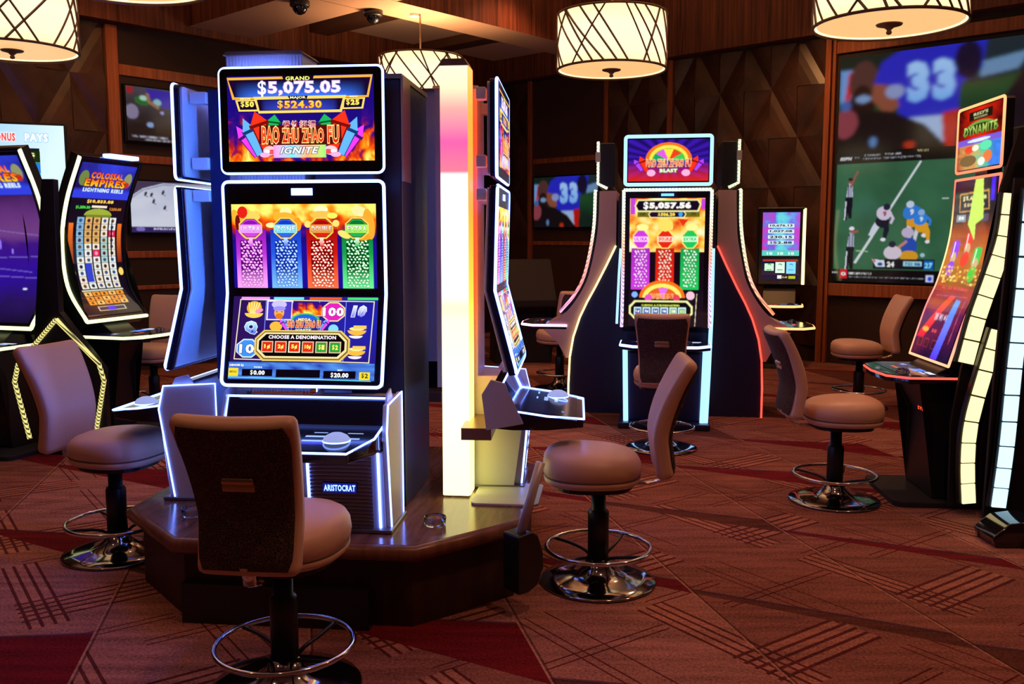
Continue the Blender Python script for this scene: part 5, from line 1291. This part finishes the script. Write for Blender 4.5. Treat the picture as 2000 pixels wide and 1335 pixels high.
c_ = DL + Vector((math.sin(R(9)), math.cos(R(9)))) * .72
arcp = [(-.18, 1.44), (-.10, 1.27), (-.01, 1.09), (.06, .96), (.12, .83), (.175, .66), (.205, .48), (.215, .25), (.215, 0.0)]
core = thing('bank_core', 'dark blue arched body joining the machines of the middle bank', 'cabinet', (c_.x, c_.y, 0), DR)
left_ = [(-(.6 + p) + .012, z) for p, z in arcp]; right_ = [((.6 + p) - .012, z) for p, z in arcp]
obj('body', prism(NB(), [(-.40, 1.86)] + left_ + right_[::-1] + [(.40, 1.86)], -.33, .33, 'y'), 'navy', core)
for s, m in ((-1, 'ledyellow'), (1, 'ledred')):
    bm = NB(); tube(bm, [(s * (.6 + p), -.345, z) for p, z in arcp], .009, 6); obj('arch_light', bm, m, core)
WP = [(.0, 1.90), (.013, 1.57), (.078, 1.22), (.165, 1.03), (.295, .87)]
def art_wing():
    A = art_d_main(); return A
def wing(label, rz, leds, decklight, near):
    look = Vector((-math.sin(rz), math.cos(rz))); p = c_ - look * .6
    t = curved_machine(label, (p.x, p.y, 0), rz, .64, WP, (.66, .765, decklight), art_d_main().soften(90, 150, .7), leds, th=.03, led_r=.013, group='wing machines of the arched bank')
    sp = smooth_prof(WP + [(.47, .78)])
    poly = [(-q, z) for q, z in offset_prof(sp, .035)] + [(-.44, .72), (-.31, .60), (-.24, .47)] + [(-q, z) for q, z in arcp[::-1] if z > .4] + [(.18, 1.90)]
    obj('side_shell', prism(NB(), poly, -.318, .318, 'x'), 'wing', t)
    s = near
    hz = [(1.95, 2.28)]
    sg = thing_part('topper_sign', t)
    obj('sign_housing', box(NB(), -.30, .30, .03, .16, 1.93, 2.30), 'black', sg, bevel=.01)
    bm = NB(); tube(bm, [(s * .31, .02, 2.31), (s * .31, .02, 1.96), (s * .31, .10, 1.92)], .012, 8); obj('sign_light', bm, leds[0] if s < 0 else leds[1], sg)
    obj('sign_clip', box(NB(), s * .325 - .014, s * .325 + .014, .0, .04, 2.14, 2.22), 'pale', sg)
    art_d_sign().build('sign_screen', sg, flatmap(-.29, .29, 1.95, 2.28, .028))
    return t
wing('left wing machine of the arched bank with curved pink light line', DR - R(90), ('wingled_l', 'wingled_l', 'wingled_l', None), 'ledpink', 1)
wing('right wing machine of the arched bank with red orange light line', DR + R(90), ('wingled_r', 'wingled_r', 'wingled_r', None), 'ledorange', -1)

# H: red lit machine at the right, facing left
HP = [(.0, 1.845), (.015, 1.52), (.075, 1.25), (.14, 1.08), (.22, .80)]
mH = curved_machine('red lit slot machine at the right facing left, dynamite sign on top', (2.645, 5.31, 0), R(-95), .62, HP, (.54, .745, 'ledred'), art_h_main().soften(110, 330, .9), ('hled', 'hled', 'hled', 'hled'), th=.06, sign=(1.885, 2.255, .31, art_h_sign().soften(130, 150, .8), 'hled', .0, .008), led_r=.008, a=.01, b=.99, bezel=.02, low='pedestal')
A = Art(0, 0, 200, 60, '100408'); A.text('EVERI', 100, 30, 170, 40, 'ff5030', .04)
A.build('maker_badge', mH, flatmap(-.02, .16, .50, .545, -.262))
# bank end housings with curved rows of light tiles
def tile_band(label, pts, w, n, y, mat, x_face):
    """pts: (x, z) centre line in the x-z plane, tiles face -y"""
    t = thing('tile_light_band', label, 'light band', (0, 0, 0), 0, 'curved bands of light tiles')
    sp = []
    V = [Vector(p) for p in pts]; V = [2 * V[0] - V[1]] + V + [2 * V[-1] - V[-2]]; seg = len(V) - 3; N_ = n * 6
    for i in range(N_ + 1):
        q = i / N_ * seg; k = min(int(q), seg - 1); f = q - k; a, b, c, d = V[k:k + 4]
        sp.append(0.5 * ((2 * b) + (c - a) * f + (2 * a - 5 * b + 4 * c - d) * f * f + (3 * b - a - 3 * c + d) * f ** 3))
    def edge(i, s, grow=0):
        a = sp[max(0, i - 1)]; b = sp[min(N_, i + 1)]; tg = (b - a).normalized(); nn = Vector((-tg.y, tg.x)); return sp[i] + nn * s * (w / 2 + grow)
    bm = NB(); prism(bm, [tuple(edge(i, 1, .012)) for i in range(0, N_ + 1, 2)] + [tuple(edge(i, -1, .012)) for i in range(N_, -1, -2)], y, y + .03, 'y'); obj('rail', bm, 'black', t)
    for k in range(n):
        i0, i1 = k * 6, k * 6 + 6
        A_ = [edge(i, 1) for i in range(i0, i1 + 1, 2)]; B_ = [edge(i, -1) for i in range(i1, i0 - 1, -2)]; P_ = A_ + B_
        c = sum(P_, Vector((0, 0))) / len(P_)
        bm = NB(); prism(bm, [tuple(c + (p - c) * .93) for p in P_], y - .012, y + .004, 'y'); obj('tile', bm, mat, t, bevel=.006)
    return t
t = thing('end_cabinet', 'black end cabinet behind the red lit machine', 'cabinet', (0, 0, 0))
obj('body', box(NB(), 2.95, 3.5, 4.98, 5.62, 0, 2.15), 'blackmatte', t, bevel=.01)
obj('side_fin', prism(NB(), [(2.41, .03), (2.40, .50), (2.44, .80), (2.53, 1.15), (2.58, 1.5), (2.60, 1.78), (2.68, 2.08), (3.2, 2.08), (3.2, .03)], 4.955, 4.975, 'y'), 'blackmatte', t)
tile_band('upper band of warm yellow light tiles beside the red lit machine', [(2.635, 1.74), (2.615, 1.51), (2.56, 1.30), (2.495, 1.08), (2.44, .83)], .085, 8, 4.92, 'tile', 0)
tile_band('lower band of warm yellow light tiles reaching down to the floor', [(2.575, 1.02), (2.52, .80), (2.46, .525), (2.452, .30), (2.47, .075)], .075, 8, 4.86, 'tile', 0)
t = thing('end_cabinet', 'black machine body cut by the right edge of the photo', 'cabinet', (0, 0, 0))
obj('body', box(NB(), 2.72, 3.3, 4.30, 4.86, 0, 2.10), 'blackmatte', t, bevel=.01); obj('side_fin', prism(NB(), [(2.44, .06), (2.455, .8), (2.50, 1.80), (2.72, 1.80), (2.72, .02)], 4.64, 4.66, 'y'), 'blackmatte', t)
obj('foot', prism(NB(), [(2.36, .0), (2.34, .05), (2.42, .12), (2.56, .14), (2.56, 0)], 4.35, 4.55, 'y'), 'blackgloss', t, bevel=.01)
tile_band('band of icy blue light tiles at the right edge of the photo', [(2.565, 1.75), (2.55, 1.25), (2.53, .85), (2.515, .45), (2.49, .13)], .075, 12, 4.60, 'tileblue', 0)

# J: small machine far behind
mJ = curved_machine('small slot machine with one yellow light edge, far back by the wall', (3.16, 10.9, 0), R(-16), .52, [(.03, 1.85), (.0, 1.5), (.03, 1.2), (.10, .97)], (.42, .74, 'ledorange'), art_j_top(), ('black', 'ledyellow', 'black', None), th=.10, low='pedestal', led_r=.018, a=.05, b=.62, bezel=.05)
art_j_low().build('lower_screen', mJ, profmap(smooth_prof([(.03, 1.85), (.0, 1.5), (.03, 1.2), (.10, .97)]), -.21, .21, .004, .66, .95), cuts=4)
# dark machine backs near the corner, behind the arched bank's left wing
t = thing('slot_machine', 'unlit dark machine back far behind, left of the arched bank', 'slot machine', (0.1, 11.3, 0), R(10))
obj('cabinet', prism(NB(), [(.2, 0), (.15, .8), (.1, 1.25), (-.15, 1.25), (-.5, .78), (-.5, .70), (-.2, .6), (-.2, 0)], -.35, .35, 'x'), 'blackmatte', t, bevel=.01)
